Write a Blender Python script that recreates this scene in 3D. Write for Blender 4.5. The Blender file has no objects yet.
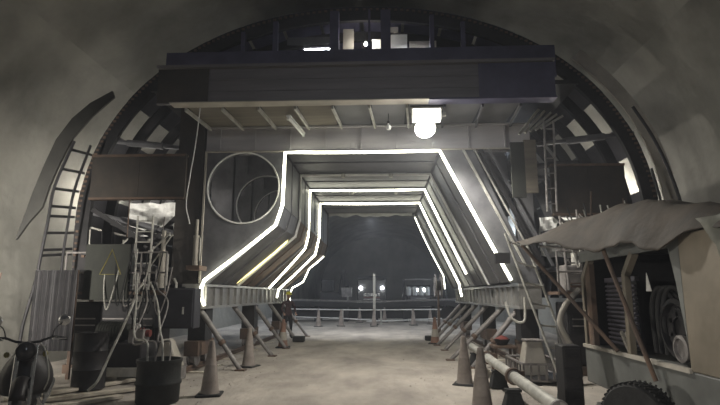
import bpy, bmesh, math, random
from mathutils import Vector, Matrix, noise as mnoise
R = math.radians
random.seed(7)
SC = bpy.context.scene
COL = SC.collection

# ------------------------------------------------------------------ camera
F = 520.0                                   # focal length in pixels of a 720 wide frame
CAMX, CAMZ = 0.53, 1.65                     # half a metre right of the tunnel axis, eye height
PITCH = math.atan(92.5 / F)
YAW = math.atan(24 * math.cos(PITCH) / F)
cd = bpy.data.cameras.new('camera'); cam = bpy.data.objects.new('camera', cd); COL.objects.link(cam)
cam.location = (CAMX, 0, CAMZ); cam.rotation_euler = (R(90) + PITCH, 0, YAW)
cd.sensor_width = 36; cd.lens = F / 720 * 36; cd.clip_start = .05; cd.clip_end = 300
SC.camera = cam

# ------------------------------------------------------------------ world, exposure
w = bpy.data.worlds.new('tunnel_dark'); SC.world = w; w.use_nodes = True
bg = w.node_tree.nodes['Background']
bg.inputs[0].default_value = (.55, .58, .62, 1); bg.inputs[1].default_value = 0.05
vs_ = w.node_tree.nodes.new('ShaderNodeVolumeScatter')      # dust hanging in the tunnel air
vs_.inputs['Color'].default_value = (.86, .90, 1, 1); vs_.inputs['Density'].default_value = .0036; vs_.inputs['Anisotropy'].default_value = .35
w.node_tree.links.new(vs_.outputs[0], w.node_tree.nodes['World Output'].inputs['Volume'])
SC.view_settings.view_transform = 'Standard'; SC.view_settings.look = 'None'
SC.view_settings.gamma = 1; SC.view_settings.exposure = 0.0
SC.view_settings.use_curve_mapping = False

# ------------------------------------------------------------------ materials
MATS = {}
def mat(name, c, c2=None, rough=.75, metal=0., scale=5., bump=.15, spec=.3, stretch=(1, 1, 1), detail=6., fine=0.):
    m = bpy.data.materials.new(name); m.use_nodes = True; MATS[name] = m
    nt = m.node_tree; N = nt.nodes; L = nt.links
    b = N['Principled BSDF']; b.inputs['Roughness'].default_value = rough
    b.inputs['Metallic'].default_value = metal; b.inputs['Specular IOR Level'].default_value = spec
    c2 = c2 or tuple(v * .55 for v in c)
    tc = N.new('ShaderNodeTexCoord'); mp = N.new('ShaderNodeMapping'); mp.inputs['Scale'].default_value = stretch
    L.new(tc.outputs['Object'], mp.inputs[0])
    n = N.new('ShaderNodeTexNoise'); n.inputs['Scale'].default_value = scale; n.inputs['Detail'].default_value = detail
    n.inputs['Roughness'].default_value = .62
    L.new(mp.outputs[0], n.inputs['Vector'])
    r = N.new('ShaderNodeValToRGB'); r.color_ramp.elements[0].position = .34; r.color_ramp.elements[1].position = .66
    r.color_ramp.elements[0].color = (*c2, 1); r.color_ramp.elements[1].color = (*c, 1)
    L.new(n.outputs[0], r.inputs[0]); L.new(r.outputs[0], b.inputs['Base Color'])
    if bump:
        n2 = N.new('ShaderNodeTexNoise'); n2.inputs['Scale'].default_value = fine or scale * 5; n2.inputs['Detail'].default_value = 5
        L.new(mp.outputs[0], n2.inputs['Vector'])
        bp = N.new('ShaderNodeBump'); bp.inputs['Strength'].default_value = bump; bp.inputs['Distance'].default_value = .05
        L.new(n2.outputs[0], bp.inputs['Height']); L.new(bp.outputs[0], b.inputs['Normal'])
    return m
def emit(name, c, s):
    m = bpy.data.materials.new(name); m.use_nodes = True; MATS[name] = m
    b = m.node_tree.nodes['Principled BSDF']; b.inputs['Base Color'].default_value = (.8, .8, .8, 1)
    b.inputs['Emission Color'].default_value = (*c, 1); b.inputs['Emission Strength'].default_value = s
    return m
mat('floor', (.50, .455, .40), (.27, .245, .22), .92, scale=.9, bump=.5, fine=9, spec=.12, stretch=(1, .45, 1))
mat('shotcrete', (.33, .32, .285), (.19, .185, .165), .93, scale=.45, bump=.3, fine=4, spec=.12)
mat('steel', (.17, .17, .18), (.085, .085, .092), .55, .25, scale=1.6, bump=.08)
mat('skin_steel', (.075, .073, .082), (.04, .04, .045), .6, .2, scale=1.4, bump=.08)
mat('slate', (.045, .045, .055), (.028, .028, .034), .6, .1, scale=2, bump=.06)
mat('navy', (.10, .095, .16), (.06, .058, .10), .5, .2, scale=1.2, bump=.08)
mat('dark', (.03, .028, .03), (.015, .015, .016), .6, .2, scale=2.5, bump=.1)
mat('header', (.20, .185, .19), (.12, .112, .118), .55, .2, scale=1.1, bump=.08, stretch=(.25, 1, 2.5))
mat('panel_grey', (.13, .13, .135), (.08, .08, .085), .5, .15, scale=1.0, bump=.06)
mat('beam_lit', (.46, .44, .44), (.30, .29, .30), .6, .1, scale=1.2, bump=.08, stretch=(.3, 1, 2))  # front beam painted lighter for the floodlight falling on it
mat('rust', (.16, .105, .075), (.08, .062, .052), .8, .1, scale=2.0, bump=.2)
mat('side_board', (.06, .05, .042), (.034, .031, .029), .75, .1, scale=1.3, bump=.12)
mat('pale_steel', (.52, .51, .47), (.30, .29, .26), .5, .2, scale=4, bump=.1)
mat('sill', (.36, .355, .34), (.17, .165, .155), .4, .35, scale=1.5, bump=.1)
mat('chrome', (.7, .7, .7), (.5, .5, .5), .22, .9, scale=4, bump=0)
mat('glass_dark', (.03, .03, .035), (.02, .02, .02), .1, 0, scale=4, bump=0, spec=.6)
mat('plywood', (.17, .15, .115), (.12, .105, .085), .85, scale=3, bump=.1, stretch=(.3, 3, 3))
mat('plank', (.60, .55, .46), (.38, .34, .28), .85, scale=4, bump=.15, stretch=(1, 1, 1))
mat('cone', (.33, .29, .26), (.20, .17, .15), .75, scale=4, bump=.1)
mat('cone_red', (.30, .15, .10), (.20, .13, .10), .75, scale=4, bump=.1)
mat('prop', (.30, .28, .27), (.15, .14, .135), .6, .3, scale=4, bump=.12)
mat('rubber', (.03, .03, .03), (.016, .016, .016), .8, scale=8, bump=.2)
mat('drum', (.026, .028, .027), (.016, .017, .017), .6, scale=5, bump=.1)
mat('hose', (.48, .47, .43), (.3, .29, .26), .7, scale=9, bump=.1)
mat('tarp', (.062, .048, .034), (.027, .022, .017), .8, scale=1.6, bump=.25)
mat('tarp_green', (.15, .15, .12), (.10, .10, .085), .85, scale=2, bump=.25)
mat('cream', (.20, .172, .132), (.13, .112, .085), .6, scale=1.5, bump=.08)
mat('machine', (.155, .16, .15), (.095, .097, .092), .6, scale=1.4, bump=.1)
mat('machine_dark', (.025, .023, .024), (.013, .012, .013), .7, scale=3, bump=.1)
mat('grille', (.16, .15, .18), (.09, .085, .105), .6, .2, scale=3, bump=.08)
mat('yellow', (.20, .17, .045), (.13, .115, .045), .7, scale=5, bump=.08)
mat('hat', (.75, .70, .08), (.68, .62, .07), .4, scale=5, bump=0)
mat('board_green', (.036, .038, .031), (.024, .025, .022), .75, scale=2, bump=.1)
mat('cloth_maroon', (.085, .05, .055), (.05, .032, .037), .9, scale=6, bump=.2)
mat('cloth_dark', (.03, .03, .035), (.02, .02, .024), .9, scale=6, bump=.2)
mat('skin', (.42, .26, .19), (.38, .23, .17), .6, scale=6, bump=.03)
mat('red', (.16, .035, .03), (.11, .03, .025), .6, scale=5, bump=.05)
mat('white', (.72, .72, .70), (.58, .58, .56), .6, scale=3, bump=.05)
mat('duct', (.10, .11, .15), (.06, .065, .09), .8, scale=3, bump=.15)
mat('bike', (.016, .012, .012), (.010, .008, .009), .5, scale=3, bump=0, spec=.3)
mat('wing', (.055, .054, .049), (.036, .035, .033), .75, .05, scale=1.5, bump=.1)
mat('pale_sheet', (.42, .39, .34), (.30, .28, .24), .8, scale=1.5, bump=.1)
emit('led', (1.0, .98, .78), 9)
emit('led_yellow', (1.0, .86, .35), 3.0)
emit('flood_glass', (1.0, .97, .90), 100)
emit('bulb_glow', (1.0, .95, .86), 500)
emit('fill_far', (.72, .83, 1.0), 600)
emit('headlamp', (.95, 1.0, .98), 140)
emit('fill_vault', (.82, .88, 1.0), 400)
emit('box_glow', (1.0, .97, .86), 3)
emit('tube_glow', (.9, .93, 1.0), 45)

ORD5 = ['first', 'second', 'third', 'fourth', 'fifth', 'sixth']
# ------------------------------------------------------------------ mesh helpers
WPOS = {}
class MB:
    def __init__(s): s.v = []; s.f = []
    def add(s, vs, fs):
        o = len(s.v); s.v += [Vector(v) for v in vs]; s.f += [tuple(i + o for i in f) for f in fs]; return s
    def bb(s, x0, x1, y0, y1, z0, z1):
        return s.add([(x0, y0, z0), (x1, y0, z0), (x1, y1, z0), (x0, y1, z0), (x0, y0, z1), (x1, y0, z1), (x1, y1, z1), (x0, y1, z1)],
                     [(0, 3, 2, 1), (4, 5, 6, 7), (0, 1, 5, 4), (1, 2, 6, 5), (2, 3, 7, 6), (3, 0, 4, 7)])
    def box(s, c, d, rot=None):
        M = rot or Matrix.Identity(3); c = Vector(c)
        P = [c + M @ Vector((sx * d[0] / 2, sy * d[1] / 2, sz * d[2] / 2)) for sz in (-1, 1) for sx, sy in ((-1, -1), (1, -1), (1, 1), (-1, 1))]
        return s.add(P, [(0, 3, 2, 1), (4, 5, 6, 7), (0, 1, 5, 4), (1, 2, 6, 5), (2, 3, 7, 6), (3, 0, 4, 7)])
    def bar(s, p, q, wd, ht, up=(0, 0, 1)):
        p, q = Vector(p), Vector(q); t = (q - p).normalized(); u = Vector(up)
        if abs(t.dot(u)) > .98: u = Vector((0, 1, 0))
        a = t.cross(u).normalized(); b = a.cross(t)
        P = [e + a * (sx * wd / 2) + b * (sy * ht / 2) for e in (p, q) for sx, sy in ((-1, -1), (1, -1), (1, 1), (-1, 1))]
        return s.add(P, [(0, 1, 2, 3), (7, 6, 5, 4), (0, 4, 5, 1), (1, 5, 6, 2), (2, 6, 7, 3), (3, 7, 4, 0)])
    def tube(s, pts, r, n=8, closed=False):
        pts = [Vector(p) for p in pts]; m = len(pts); rr = r if isinstance(r, (list, tuple)) else [r] * m
        vs = []; a = None
        for i in range(m):
            pv = pts[i - 1] if (i or closed) else pts[i]; nx = pts[(i + 1) % m] if (i < m - 1 or closed) else pts[i]
            t = (nx - pv).normalized()
            if a is None: a = t.orthogonal().normalized()
            else:
                a = a - t * a.dot(t)
                a = a.normalized() if a.length > 1e-6 else t.orthogonal().normalized()
            b = t.cross(a)
            vs += [pts[i] + (a * math.cos(k * math.tau / n) + b * math.sin(k * math.tau / n)) * rr[i] for k in range(n)]
        fs = [(i * n + k, i * n + (k + 1) % n, ((i + 1) % m) * n + (k + 1) % n, ((i + 1) % m) * n + k)
              for i in range(m if closed else m - 1) for k in range(n)]
        if not closed: fs += [tuple(range(n - 1, -1, -1)), tuple(range((m - 1) * n, m * n))]
        return s.add(vs, fs)
    def lathe(s, prof, c=(0, 0, 0), axis=(0, 0, 1), n=20):
        ax = Vector(axis).normalized(); a = ax.orthogonal().normalized(); b = ax.cross(a); c = Vector(c)
        vs = [c + ax * z + (a * math.cos(k * math.tau / n) + b * math.sin(k * math.tau / n)) * max(r, 1e-4) for r, z in prof for k in range(n)]
        m = len(prof)
        fs = [(i * n + k, i * n + (k + 1) % n, (i + 1) * n + (k + 1) % n, (i + 1) * n + k) for i in range(m - 1) for k in range(n)]
        fs += [tuple(range(n - 1, -1, -1)), tuple(range((m - 1) * n, m * n))]
        return s.add(vs, fs)
    def prism(s, poly, y0, y1):                     # poly in x,z extruded along y
        n = len(poly)
        vs = [(x, y0, z) for x, z in poly] + [(x, y1, z) for x, z in poly]
        return s.add(vs, [tuple(range(n)), tuple(range(2 * n - 1, n - 1, -1))] + [(i, i + n, (i + 1) % n + n, (i + 1) % n) for i in range(n)])
    def strip(s, A, B, y0, y1):                     # solid band between two x,z polylines A and B, extruded y0..y1
        n = len(A); vs = [(x, y, z) for y in (y0, y1) for P in (A, B) for x, z in P]
        fs = []
        for i in range(n - 1):
            a0, b0, a1, b1 = i, n + i, 2 * n + i, 3 * n + i
            fs += [(a0, b0, b0 + 1, a0 + 1), (a1, a1 + 1, b1 + 1, b1), (a0, a0 + 1, a1 + 1, a1), (b0, b1, b1 + 1, b0 + 1)]
        fs += [(0, 2 * n, 3 * n, n), (n - 1, 2 * n - 1, 4 * n - 1, 3 * n - 1)]
        return s.add(vs, fs)
    def build(s, name, m, parent=None, smooth=False, bevel=0, origin=None):
        xs = [v.x for v in s.v]; ys = [v.y for v in s.v]; zs = [v.z for v in s.v]
        if origin is not None: o = Vector(origin)
        else:
            o = Vector(((min(xs) + max(xs)) / 2, (min(ys) + max(ys)) / 2, min(zs) if parent is None else (min(zs) + max(zs)) / 2))
        me = bpy.data.meshes.new(name); me.from_pydata([v - o for v in s.v], [], s.f)
        bm = bmesh.new(); bm.from_mesh(me); bmesh.ops.recalc_face_normals(bm, faces=bm.faces); bm.to_mesh(me); bm.free()
        me.materials.append(MATS[m])
        if smooth: me.shade_smooth(); me.set_sharp_from_angle(angle=R(42))
        ob = bpy.data.objects.new(name, me); COL.objects.link(ob)
        ob.location = o - (WPOS[parent.name] if parent else Vector())
        if parent: ob.parent = parent
        WPOS[ob.name] = o
        if bevel:
            bv = ob.modifiers.new('bevel', 'BEVEL'); bv.width = bevel; bv.segments = 1; bv.limit_method = 'ANGLE'
        return ob
def tag(o, label=None, cat=None, group=None, kind=None):
    if label: o['label'] = label
    if cat: o['category'] = cat
    if group: o['group'] = group
    if kind: o['kind'] = kind
    return o
def thing(name, label, cat, loc=(0, 0, 0), group=None):
    o = bpy.data.objects.new(name, None); COL.objects.link(o); o.location = loc; o.empty_display_size = .2
    WPOS[o.name] = Vector(loc); return tag(o, label, cat, group)
def copy_tree(o, parent=None):
    c = o.copy(); COL.objects.link(c); c.parent = parent
    if parent: c.matrix_parent_inverse = o.matrix_parent_inverse
    for ch in list(o.children): copy_tree(ch, c)
    return c
def share(o, loc, parent):                           # another piece of the same mesh under the same parent
    c = o.copy(); COL.objects.link(c); c.parent = parent; c.location = Vector(loc) - WPOS[parent.name]; WPOS[c.name] = Vector(loc); return c
def bez(p, n=16):                                    # Catmull-Rom through points
    P = [Vector(q) for q in p]; P = [P[0] * 2 - P[1]] + P + [P[-1] * 2 - P[-2]]; out = []
    for i in range(1, len(P) - 2):
        for k in range(n):
            t = k / n; a, b, c, d = P[i - 1], P[i], P[i + 1], P[i + 2]
            out.append(.5 * ((2 * b) + (c - a) * t + (2 * a - 5 * b + 4 * c - d) * t * t + (3 * b - a - 3 * c + d) * t ** 3))
    return out + [P[-2]]
def plate_hole(poly, c, rad, y0, y1, n=40):          # flat plate with a round hole, in x,z, thickness y0..y1
    bm = bmesh.new()
    def loop(P):
        vs = [bm.verts.new((x, y0, z)) for x, z in P]
        return [bm.edges.new((vs[i], vs[(i + 1) % len(vs)])) for i in range(len(vs))]
    ed = loop(poly) + loop([(c[0] + rad * math.cos(k * math.tau / n), c[1] + rad * math.sin(k * math.tau / n)) for k in range(n)])
    bmesh.ops.triangle_fill(bm, edges=ed, use_beauty=True)
    ex = bmesh.ops.extrude_face_region(bm, geom=bm.faces[:])
    bmesh.ops.translate(bm, vec=(0, y1 - y0, 0), verts=[g for g in ex['geom'] if isinstance(g, bmesh.types.BMVert)])
    bm.verts.index_update()
    mb = MB(); mb.add([v.co.copy() for v in bm.verts], [tuple(v.index for v in f.verts) for f in bm.faces]); bm.free()
    return mb

# ------------------------------------------------------------------ the tunnel
def arch_pt(t, a, b, z0, n=2.12):                    # t 0 right spring .. pi left spring
    c, s_ = math.cos(t), math.sin(t)
    return (a * math.copysign(abs(c) ** (2 / n), c), z0 + b * abs(s_) ** (2 / n))
def arch(a, b, z0, t0=0., t1=math.pi, n=40, down=None):
    P = [arch_pt(t0 + (t1 - t0) * i / n, a, b, z0) for i in range(n + 1)]
    if down is not None:
        dn = [(a * math.sqrt(1 - ((z0 - z) / 11) ** 2), z) for z in [down + (z0 - down) * i / 6 for i in range(6)]]
        if t0 == 0: P = dn + P
        if t1 == math.pi: P = P + [(-x, z) for x, z in reversed(dn)]
    return P
TA, TB, TZ = 8.25, 6.9, 3.0
def shell(name, pts, y0, y1, ny):
    mb = MB(); n = len(pts); vs = []
    for j in range(ny + 1):
        y = y0 + (y1 - y0) * j / ny
        for x, z in pts:
            d = .10 * mnoise.noise((x * .5, y * .5, z * .5)) + .05 * mnoise.noise((x * 1.7, y * 1.7, z * 1.7))
            k = 1 + d / 8
            vs.append((x * k, y, 3 + (z - 3) * k if z > .01 else -.05))
    mb.add(vs, [(j * n + i, j * n + i + 1, (j + 1) * n + i + 1, (j + 1) * n + i) for j in range(ny) for i in range(n - 1)])
    return tag(mb.build(name, 'shotcrete', smooth=True), kind='structure')
rad = R(38)
shell('wall_right', arch(TA, TB, TZ, 0, rad, 30, 0), -9, 75, 220)
shell('ceiling', arch(TA, TB, TZ, rad, math.pi - rad, 60), -9, 75, 220)
shell('wall_left', arch(TA, TB, TZ, math.pi - rad, math.pi, 30, 0), -9, 75, 220)
mb = MB(); n = 60; P = arch(TA + .1, TB + .1, TZ, n=n, down=0); mb.add([(x, 75, z) for x, z in P], [tuple(range(len(P)))])
tag(mb.build('wall_back', 'shotcrete'), kind='structure')
def ground_z(x, y): return .035 * mnoise.noise((x * .6, y * .45, 0)) + .018 * mnoise.noise((x * 2.1, y * 1.7, 3)) - .02
mb = MB(); nx, ny = 110, 420; vs = []
for j in range(ny + 1):
    y = -9 + 84 * (j / ny) ** 1.25
    for i in range(nx + 1):
        x = -8.4 + 16.8 * i / nx; vs.append((x, y, ground_z(x, y)))
mb.add(vs, [(j * (nx + 1) + i, j * (nx + 1) + i + 1, (j + 1) * (nx + 1) + i + 1, (j + 1) * (nx + 1) + i) for j in range(ny) for i in range(nx)])
tag(mb.build('floor', 'floor', smooth=True, origin=(0, 0, 0)), kind='structure')
# loose gravel, nobody could count it
mb = MB()
for k in range(1500):
    sd = random.choice((-1, 1)); x = sd * (random.random() ** .7 * 3.6 + .6) if random.random() < .5 else sd * random.uniform(2.2, 6.5)
    y = 6 + random.random() ** 1.5 * 18; s_ = random.uniform(.008, .03); z = ground_z(x, y)
    q = [Vector((random.uniform(.6, 1), 0, 0)), Vector((0, random.uniform(.6, 1), 0)), Vector((-random.uniform(.6, 1), 0, 0)), Vector((0, -random.uniform(.6, 1), 0))]
    mb.add([Vector((x, y, z)) + v * s_ for v in q] + [(x, y, z + s_ * .8), (x, y, z - s_ * .5)], [(0, 1, 4), (1, 2, 4), (2, 3, 4), (3, 0, 4), (1, 0, 5), (2, 1, 5), (3, 2, 5), (0, 3, 5)])
tag(mb.build('gravel', 'floor'), 'scattered loose gravel and crumbs on the dusty floor', 'gravel', kind='stuff')

# ------------------------------------------------------------------ the formwork trolley
T = thing('formwork_trolley', 'huge steel tunnel lining formwork trolley with portal frames and arched shell', 'formwork', (0, 17, 0))
FA, FB, FZ = 6.85, 5.5, 3.3
FY = [12.0, 14.5, 16.6, 19.1, 22.0]
HC, HR = (-2.80, 4.17), .86
LIN = [(-1.85, 5.05), (-1.85, 3.75), (-1.97, 3.28), (-3.55, 1.92)]      # inner outline, left
RIN = [(1.88, 5.05), (3.40, 1.92)]
for i, y in enumerate(FY):
    d = .10 if i else .14
    pl = plate_hole([(-3.74, 1.9), (-3.55, 1.9)] + LIN[3:2:-1] + [LIN[2], LIN[1], (-1.85, 5.05), (-3.74, 5.05)], HC, HR, y, y + d).build('leg_plate', 'steel', T)
    MB().tube([(HC[0] + HR * math.cos(k * math.tau / 48), y - .01, HC[1] + HR * math.sin(k * math.tau / 48)) for k in range(48)], .020, 6, True).build('hole_rim', 'white', pl, True)
    MB().prism([(1.88, 5.05), (3.40, 1.92), (4.0, 1.92), (2.65, 5.05)], y, y + .22).build('raking_leg', 'steel', T)
    g = MB().bb(-3.74, 4.0, y, y + .3, 5.05, 5.66).build('cross_beam', 'steel' if i else 'beam_lit', T)
    for k in range(9): x = -3.4 + k * .85; MB().bb(x, x + .02, y - .06, y, 5.08, 5.62).build('stiffener', 'steel' if i else 'beam_lit', g)
    MB().bb(-3.74, 4.0, y - .08, y, 5.62, 5.66).build('flange', 'steel' if i else 'beam_lit', g)
    MB().strip([(-3.55, 1.92), (-1.97, 3.28), (-1.85, 3.75), (-1.85, 5.05), (1.88, 5.05), (3.40, 1.92)],
               [(-3.50, 1.90), (-1.93, 3.25), (-1.81, 3.74), (-1.81, 5.01), (1.855, 5.01), (3.36, 1.91)], y - .06, y + .05).build('frame_lip', 'white' if i == 1 else 'panel_grey', T)
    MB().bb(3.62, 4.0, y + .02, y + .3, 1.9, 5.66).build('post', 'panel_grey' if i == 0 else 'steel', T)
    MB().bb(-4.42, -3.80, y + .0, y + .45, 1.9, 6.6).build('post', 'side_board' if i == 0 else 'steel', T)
for x0, x1 in ((-3.74, -1.85), (1.9, 4.0)): MB().bb(x0, x1, 11.93, 11.99, 5.03, 5.06).build('edge_angle', 'pale_sheet', T)
MB().bb(-3.75, -3.71, 11.95, 12.0, 1.92, 5.05).build('edge_angle', 'pale_sheet', T)
# sheets between the frames: ceiling, right slope, left upright and left slope
for a, b in zip(FY[:-1], FY[1:]):
    m = (b - a) / 2
    for k in range(2):
        y0, y1 = a + .16 + k * m, a + (k + 1) * m - (.01 if k == 0 else .02)
        MB().bb(-1.85, 1.88, y0, y1, 5.10, 5.13).build('ceiling_sheet', 'panel_grey', T)
        MB().add([(1.93, y0, 5.05), (3.43, y0, 1.95), (3.43, y1, 1.95), (1.93, y1, 5.05), (1.96, y0, 5.05), (3.46, y0, 1.95), (3.46, y1, 1.95), (1.96, y1, 5.05)],
                 [(0, 3, 2, 1), (4, 5, 6, 7), (0, 1, 5, 4), (1, 2, 6, 5), (2, 3, 7, 6), (3, 0, 4, 7)]).build('slope_sheet', 'panel_grey', T)
        MB().bb(-1.90, -1.87, y0, y1, 3.75, 5.05).build('side_sheet', 'panel_grey', T)
        MB().strip([(-3.62, 1.95), (-2.03, 3.31), (-1.90, 3.73)], [(-3.60, 1.92), (-2.00, 3.29), (-1.87, 3.73)], y0, y1).build('slope_sheet', 'rust' if a > 13 else 'steel', T)
# header girder in front, with its platform joists and deck
hd = MB().bb(-4.32, 4.12, 10.42, 10.48, 5.68, 6.50).build('header_girder', 'header', T)
MB().bb(-4.32, 4.12, 10.30, 10.62, 6.46, 6.52).build('flange', 'header', hd)
MB().bb(-4.0, 1.5, 10.30, 10.60, 5.66, 5.68).build('flange', 'pale_sheet', hd)  # pale colour is the light along the bottom lip, painted in
MB().bb(1.5, 4.12, 10.30, 10.60, 5.645, 5.68).build('flange', 'navy', hd)
for z in (5.94, 6.20): MB().bb(-4.3, 4.1, 10.40, 10.42, z, z + .02).build('seam_strip', 'header', hd)
MB().bb(2.55, 4.12, 10.38, 10.40, 5.70, 6.46).build('cover_plate', 'navy', hd)
MB().bb(-4.31, -3.2, 10.39, 10.40, 5.70, 6.46).build('cover_plate', 'side_board', hd)
for k in range(10):
    x = -3.75 + k * .80
    MB().bar((x, 10.6, 5.62), (x + .10, 12.0, 5.62), .045, .08).build('joist', 'pale_steel' if k < 7 else 'steel', T)
    if k < 9: MB().bb(x + .05, x + .79, 10.6, 12.1, 5.67, 5.70).build('deck_panel', 'plywood' if k < 4 else 'panel_grey', T)
# crown: upper girder, uprights, arch ribs, skin panels
MB().bb(-4.75, 4.62, 11.7, 12.0, 6.72, 7.50).build('upper_girder', 'navy', T)
MB().bb(-5.2, 5.2, 11.9, 22.0, 6.60, 6.70).build('upper_deck', 'dark', T)
MB().bb(-4.6, 4.6, 11.62, 11.70, 6.68, 6.78).build('girder_flange', 'navy', T)
for x, wd in ((-2.1, .12), (-.64, .22), (.22, .05), (.62, .24), (1.75, .10), (2.5, .1), (-2.9, .1)):
    MB().bb(x - wd / 2, x + wd / 2, 11.8, 11.95, 7.5, 3.3 + 5.2 * math.sqrt(max(0, 1 - (x / 6.6) ** 2)) + .1).build('crown_upright', 'navy', T)
for zz in (7.82, ):
    MB().bar((-2.1, 12.9, zz), (2.4, 12.9, zz + .2), .05, .06).build('crown_rail', 'dark', T)
for i, y in enumerate(FY + [13.2, 15.6, 17.8, 20.5]):
    d = .12
    rb = MB().strip(arch(FA - .02, FB - .02, FZ, n=64, down=1.55), arch(FA - (.30 if i else .34), FB - (.30 if i else .38), FZ, n=64, down=1.55), y, y + d).build('arch_rib', 'dark', T)
    if i == 0:
        f = MB()
        for k in range(150):
            x, z = arch_pt(math.pi * (k + .5) / 150, FA - .08, FB - .09, FZ); f.box((x, y - .012, z), (.07, .03, .05))
        for sd in (-1, 1):
            for k in range(12): f.box((sd * (FA - .1), y - .012, 1.6 + k * .14), (.07, .03, .05))
        o = f.build('bolt_row', 'rust', rb); o['kind'] = 'stuff'
NS = 22
sk = None
ys = FY
for j in range(len(ys) - 1):
    for i in range(-2, NS + 2):
        if i in (3, 5, 18, 16) or (i in (1, 20) and j in (0, 1, 2)): continue          # inspection windows left open
        if 0 <= i < NS:
            t0, t1 = math.pi * i / NS + .006, math.pi * (i + 1) / NS - .006
            A = arch(FA, FB, FZ, t0, t1 if t1 < math.pi - .01 else t1, 4); B = arch(FA - .05, FB - .05, FZ, t0, t1, 4)
        else:
            sd = 1 if i < 0 else -1; q = (i + 2) if i < 0 else (i - NS)
            zz = [1.6 + q * .85 + .02, 1.6 + q * .85 + .83]
            A = [(sd * FA * math.sqrt(1 - ((FZ - z) / 11) ** 2), z) for z in zz]; B = [(x - sd * .05, z) for x, z in A]
        MB().strip(A, B, ys[j] + .02, ys[j + 1] - .0).build('skin_panel', 'navy' if 7 <= i <= 14 else 'skin_steel', T)
# side boards, screw struts, platforms
for sd, x0, x1, z0, z1 in ((-1, -6.22, -4.0, 3.80, 4.86), (1, 4.25, 5.86, 3.36, 4.52)):
    b = MB().bb(x0, x1, 11.45, 11.52, z0, z1).build('side_board', 'side_board', T)
    MB().bb(x0, x1, 11.41, 11.56, z1 - .05, z1).build('edge_angle', 'rust', b); MB().bb(x0, x1, 11.41, 11.56, z0, z0 + .05).build('edge_angle', 'rust', b)
    MB().bb((x0 + x1) / 2, (x0 + x1) / 2 + .02, 11.44, 11.45, z0 + .05, z1 - .05).build('board_seam', 'side_board', b)
    MB().bb(min(sd * 4.4, sd * 6.5), max(sd * 4.4, sd * 6.5), 14.3, 21.8, z0 - .06, z0 - .02).build('side_platform', 'dark', T)
for sd in (-1, 1):
    for i, y in enumerate(FY):
        for za, zb in ((2.2, 2.45), (3.05, 3.6), (5.2, 5.45)):
            a, b = Vector((sd * 4.2, y + .2, za)), Vector((sd * 6.5, y + .2, zb)); u = (b - a) / 5
            st = MB().tube([a, a + u * 1.6], .055, 8).tube([a + u * 3.4, b], .055, 8).tube([a + u * 1.5, a + u * 3.5], .085, 10).build('screw_strut', 'dark' if i else 'steel', T, True)
    sx = sd * 3.80
    s_ = MB().bb(sx - .28, sx + .28, 11.85, 22.4, 1.34, 1.40).bb(sx - .28, sx + .28, 11.85, 22.4, 1.84, 1.90).bb(sx - .22, sx + .22, 11.87, 22.38, 1.40, 1.84).build('sill_beam', 'sill', T)
    for k in range(18):
        y = 11.9 + k * .61
        MB().bb(sx - sd * .28 - .0 if sd < 0 else sx - .28, (sx - sd * .22) if sd < 0 else sx - .22, y, y + .03, 1.40, 1.84).build('stiffener', 'sill', s_) if False else MB().bb(min(sx - sd * .22, sx - sd * .28), max(sx - sd * .22, sx - sd * .28), y, y + .03, 1.40, 1.84).build('stiffener', 'sill', s_)
    for y in (12.4, 17.0, 21.6):
        lg = MB().bb(sx - .2, sx + .2, y - .25, y + .25, .62, 1.34).build('sill_leg', 'dark', T)
        MB().bb(sx - .16, sx + .16, y - .55, y + .55, .30, .62).build('bogie', 'rust', lg)
        for q in (-.35, .35):
            MB().lathe([(.03, -.09), (.2, -.09), (.2, -.06), (.17, -.05), (.17, .05), (.2, .06), (.2, .09), (.03, .09)], (sx, y + q, .27), (1, 0, 0), 20).build('wheel', 'prop', lg, True)
# front lift cylinders and ladder frames at the two front corners
for x, y, z0, z1, r in ((-4.30, 11.2, 1.75, 3.05, .075), (-3.72, 11.6, 2.3, 3.35, .06), (4.55, 11.2, 1.9, 3.2, .07), (5.2, 11.1, 1.6, 2.8, .06)):
    c = MB().lathe([(r, 0), (r, (z1 - z0) * .6), (r * 1.15, (z1 - z0) * .6), (r * 1.15, (z1 - z0) * .65), (r * .6, (z1 - z0) * .65), (r * .6, z1 - z0)], (x, y, z0), n=14).build('lift_cylinder', 'pale_sheet' if x > -4.4 and x < 0 else 'pale_steel', T, True)
    MB().tube([(x + r * 1.6, y, z0 + .1), (x + r * 1.6, y, z0 + (z1 - z0) * .6)], .02, 6).build('cylinder_pipe', 'pale_steel', c, True)
    MB().box((x, y + .1, z0 - .05), (.3, .5, .1)).build('cylinder_bracket', 'rust', c)
def ladder_frame(x0, x1, y, z0, z1, m, n, tilt=0.):
    fr = MB().tube([(x0, y, z0), (x0 + tilt, y, z1)], .024, 6).build('ladder_stile', m, T, True)
    MB().tube([(x1, y, z0), (x1 + tilt, y, z1)], .024, 6).build('ladder_stile', m, T, True)
    for k in range(n):
        t = (k + .5) / n; MB().tube([(x0 + tilt * t, y, z0 + (z1 - z0) * t), (x1 + tilt * t, y, z0 + (z1 - z0) * t)], .015, 6).build('rung', m, fr, True)
ladder_frame(-4.82, -4.48, 11.0, 1.75, 3.35, 'pale_steel', 7)
ladder_frame(-5.55, -4.95, 11.15, 1.75, 2.75, 'steel', 4)
ladder_frame(4.35, 4.75, 11.05, 1.75, 3.3, 'prop', 7, -.1)
ladder_frame(4.95, 5.4, 11.1, 1.6, 3.2, 'steel', 6)
ladder_frame(4.02, 4.22, 11.1, 3.4, 5.4, 'prop', 6, .05)
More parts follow.
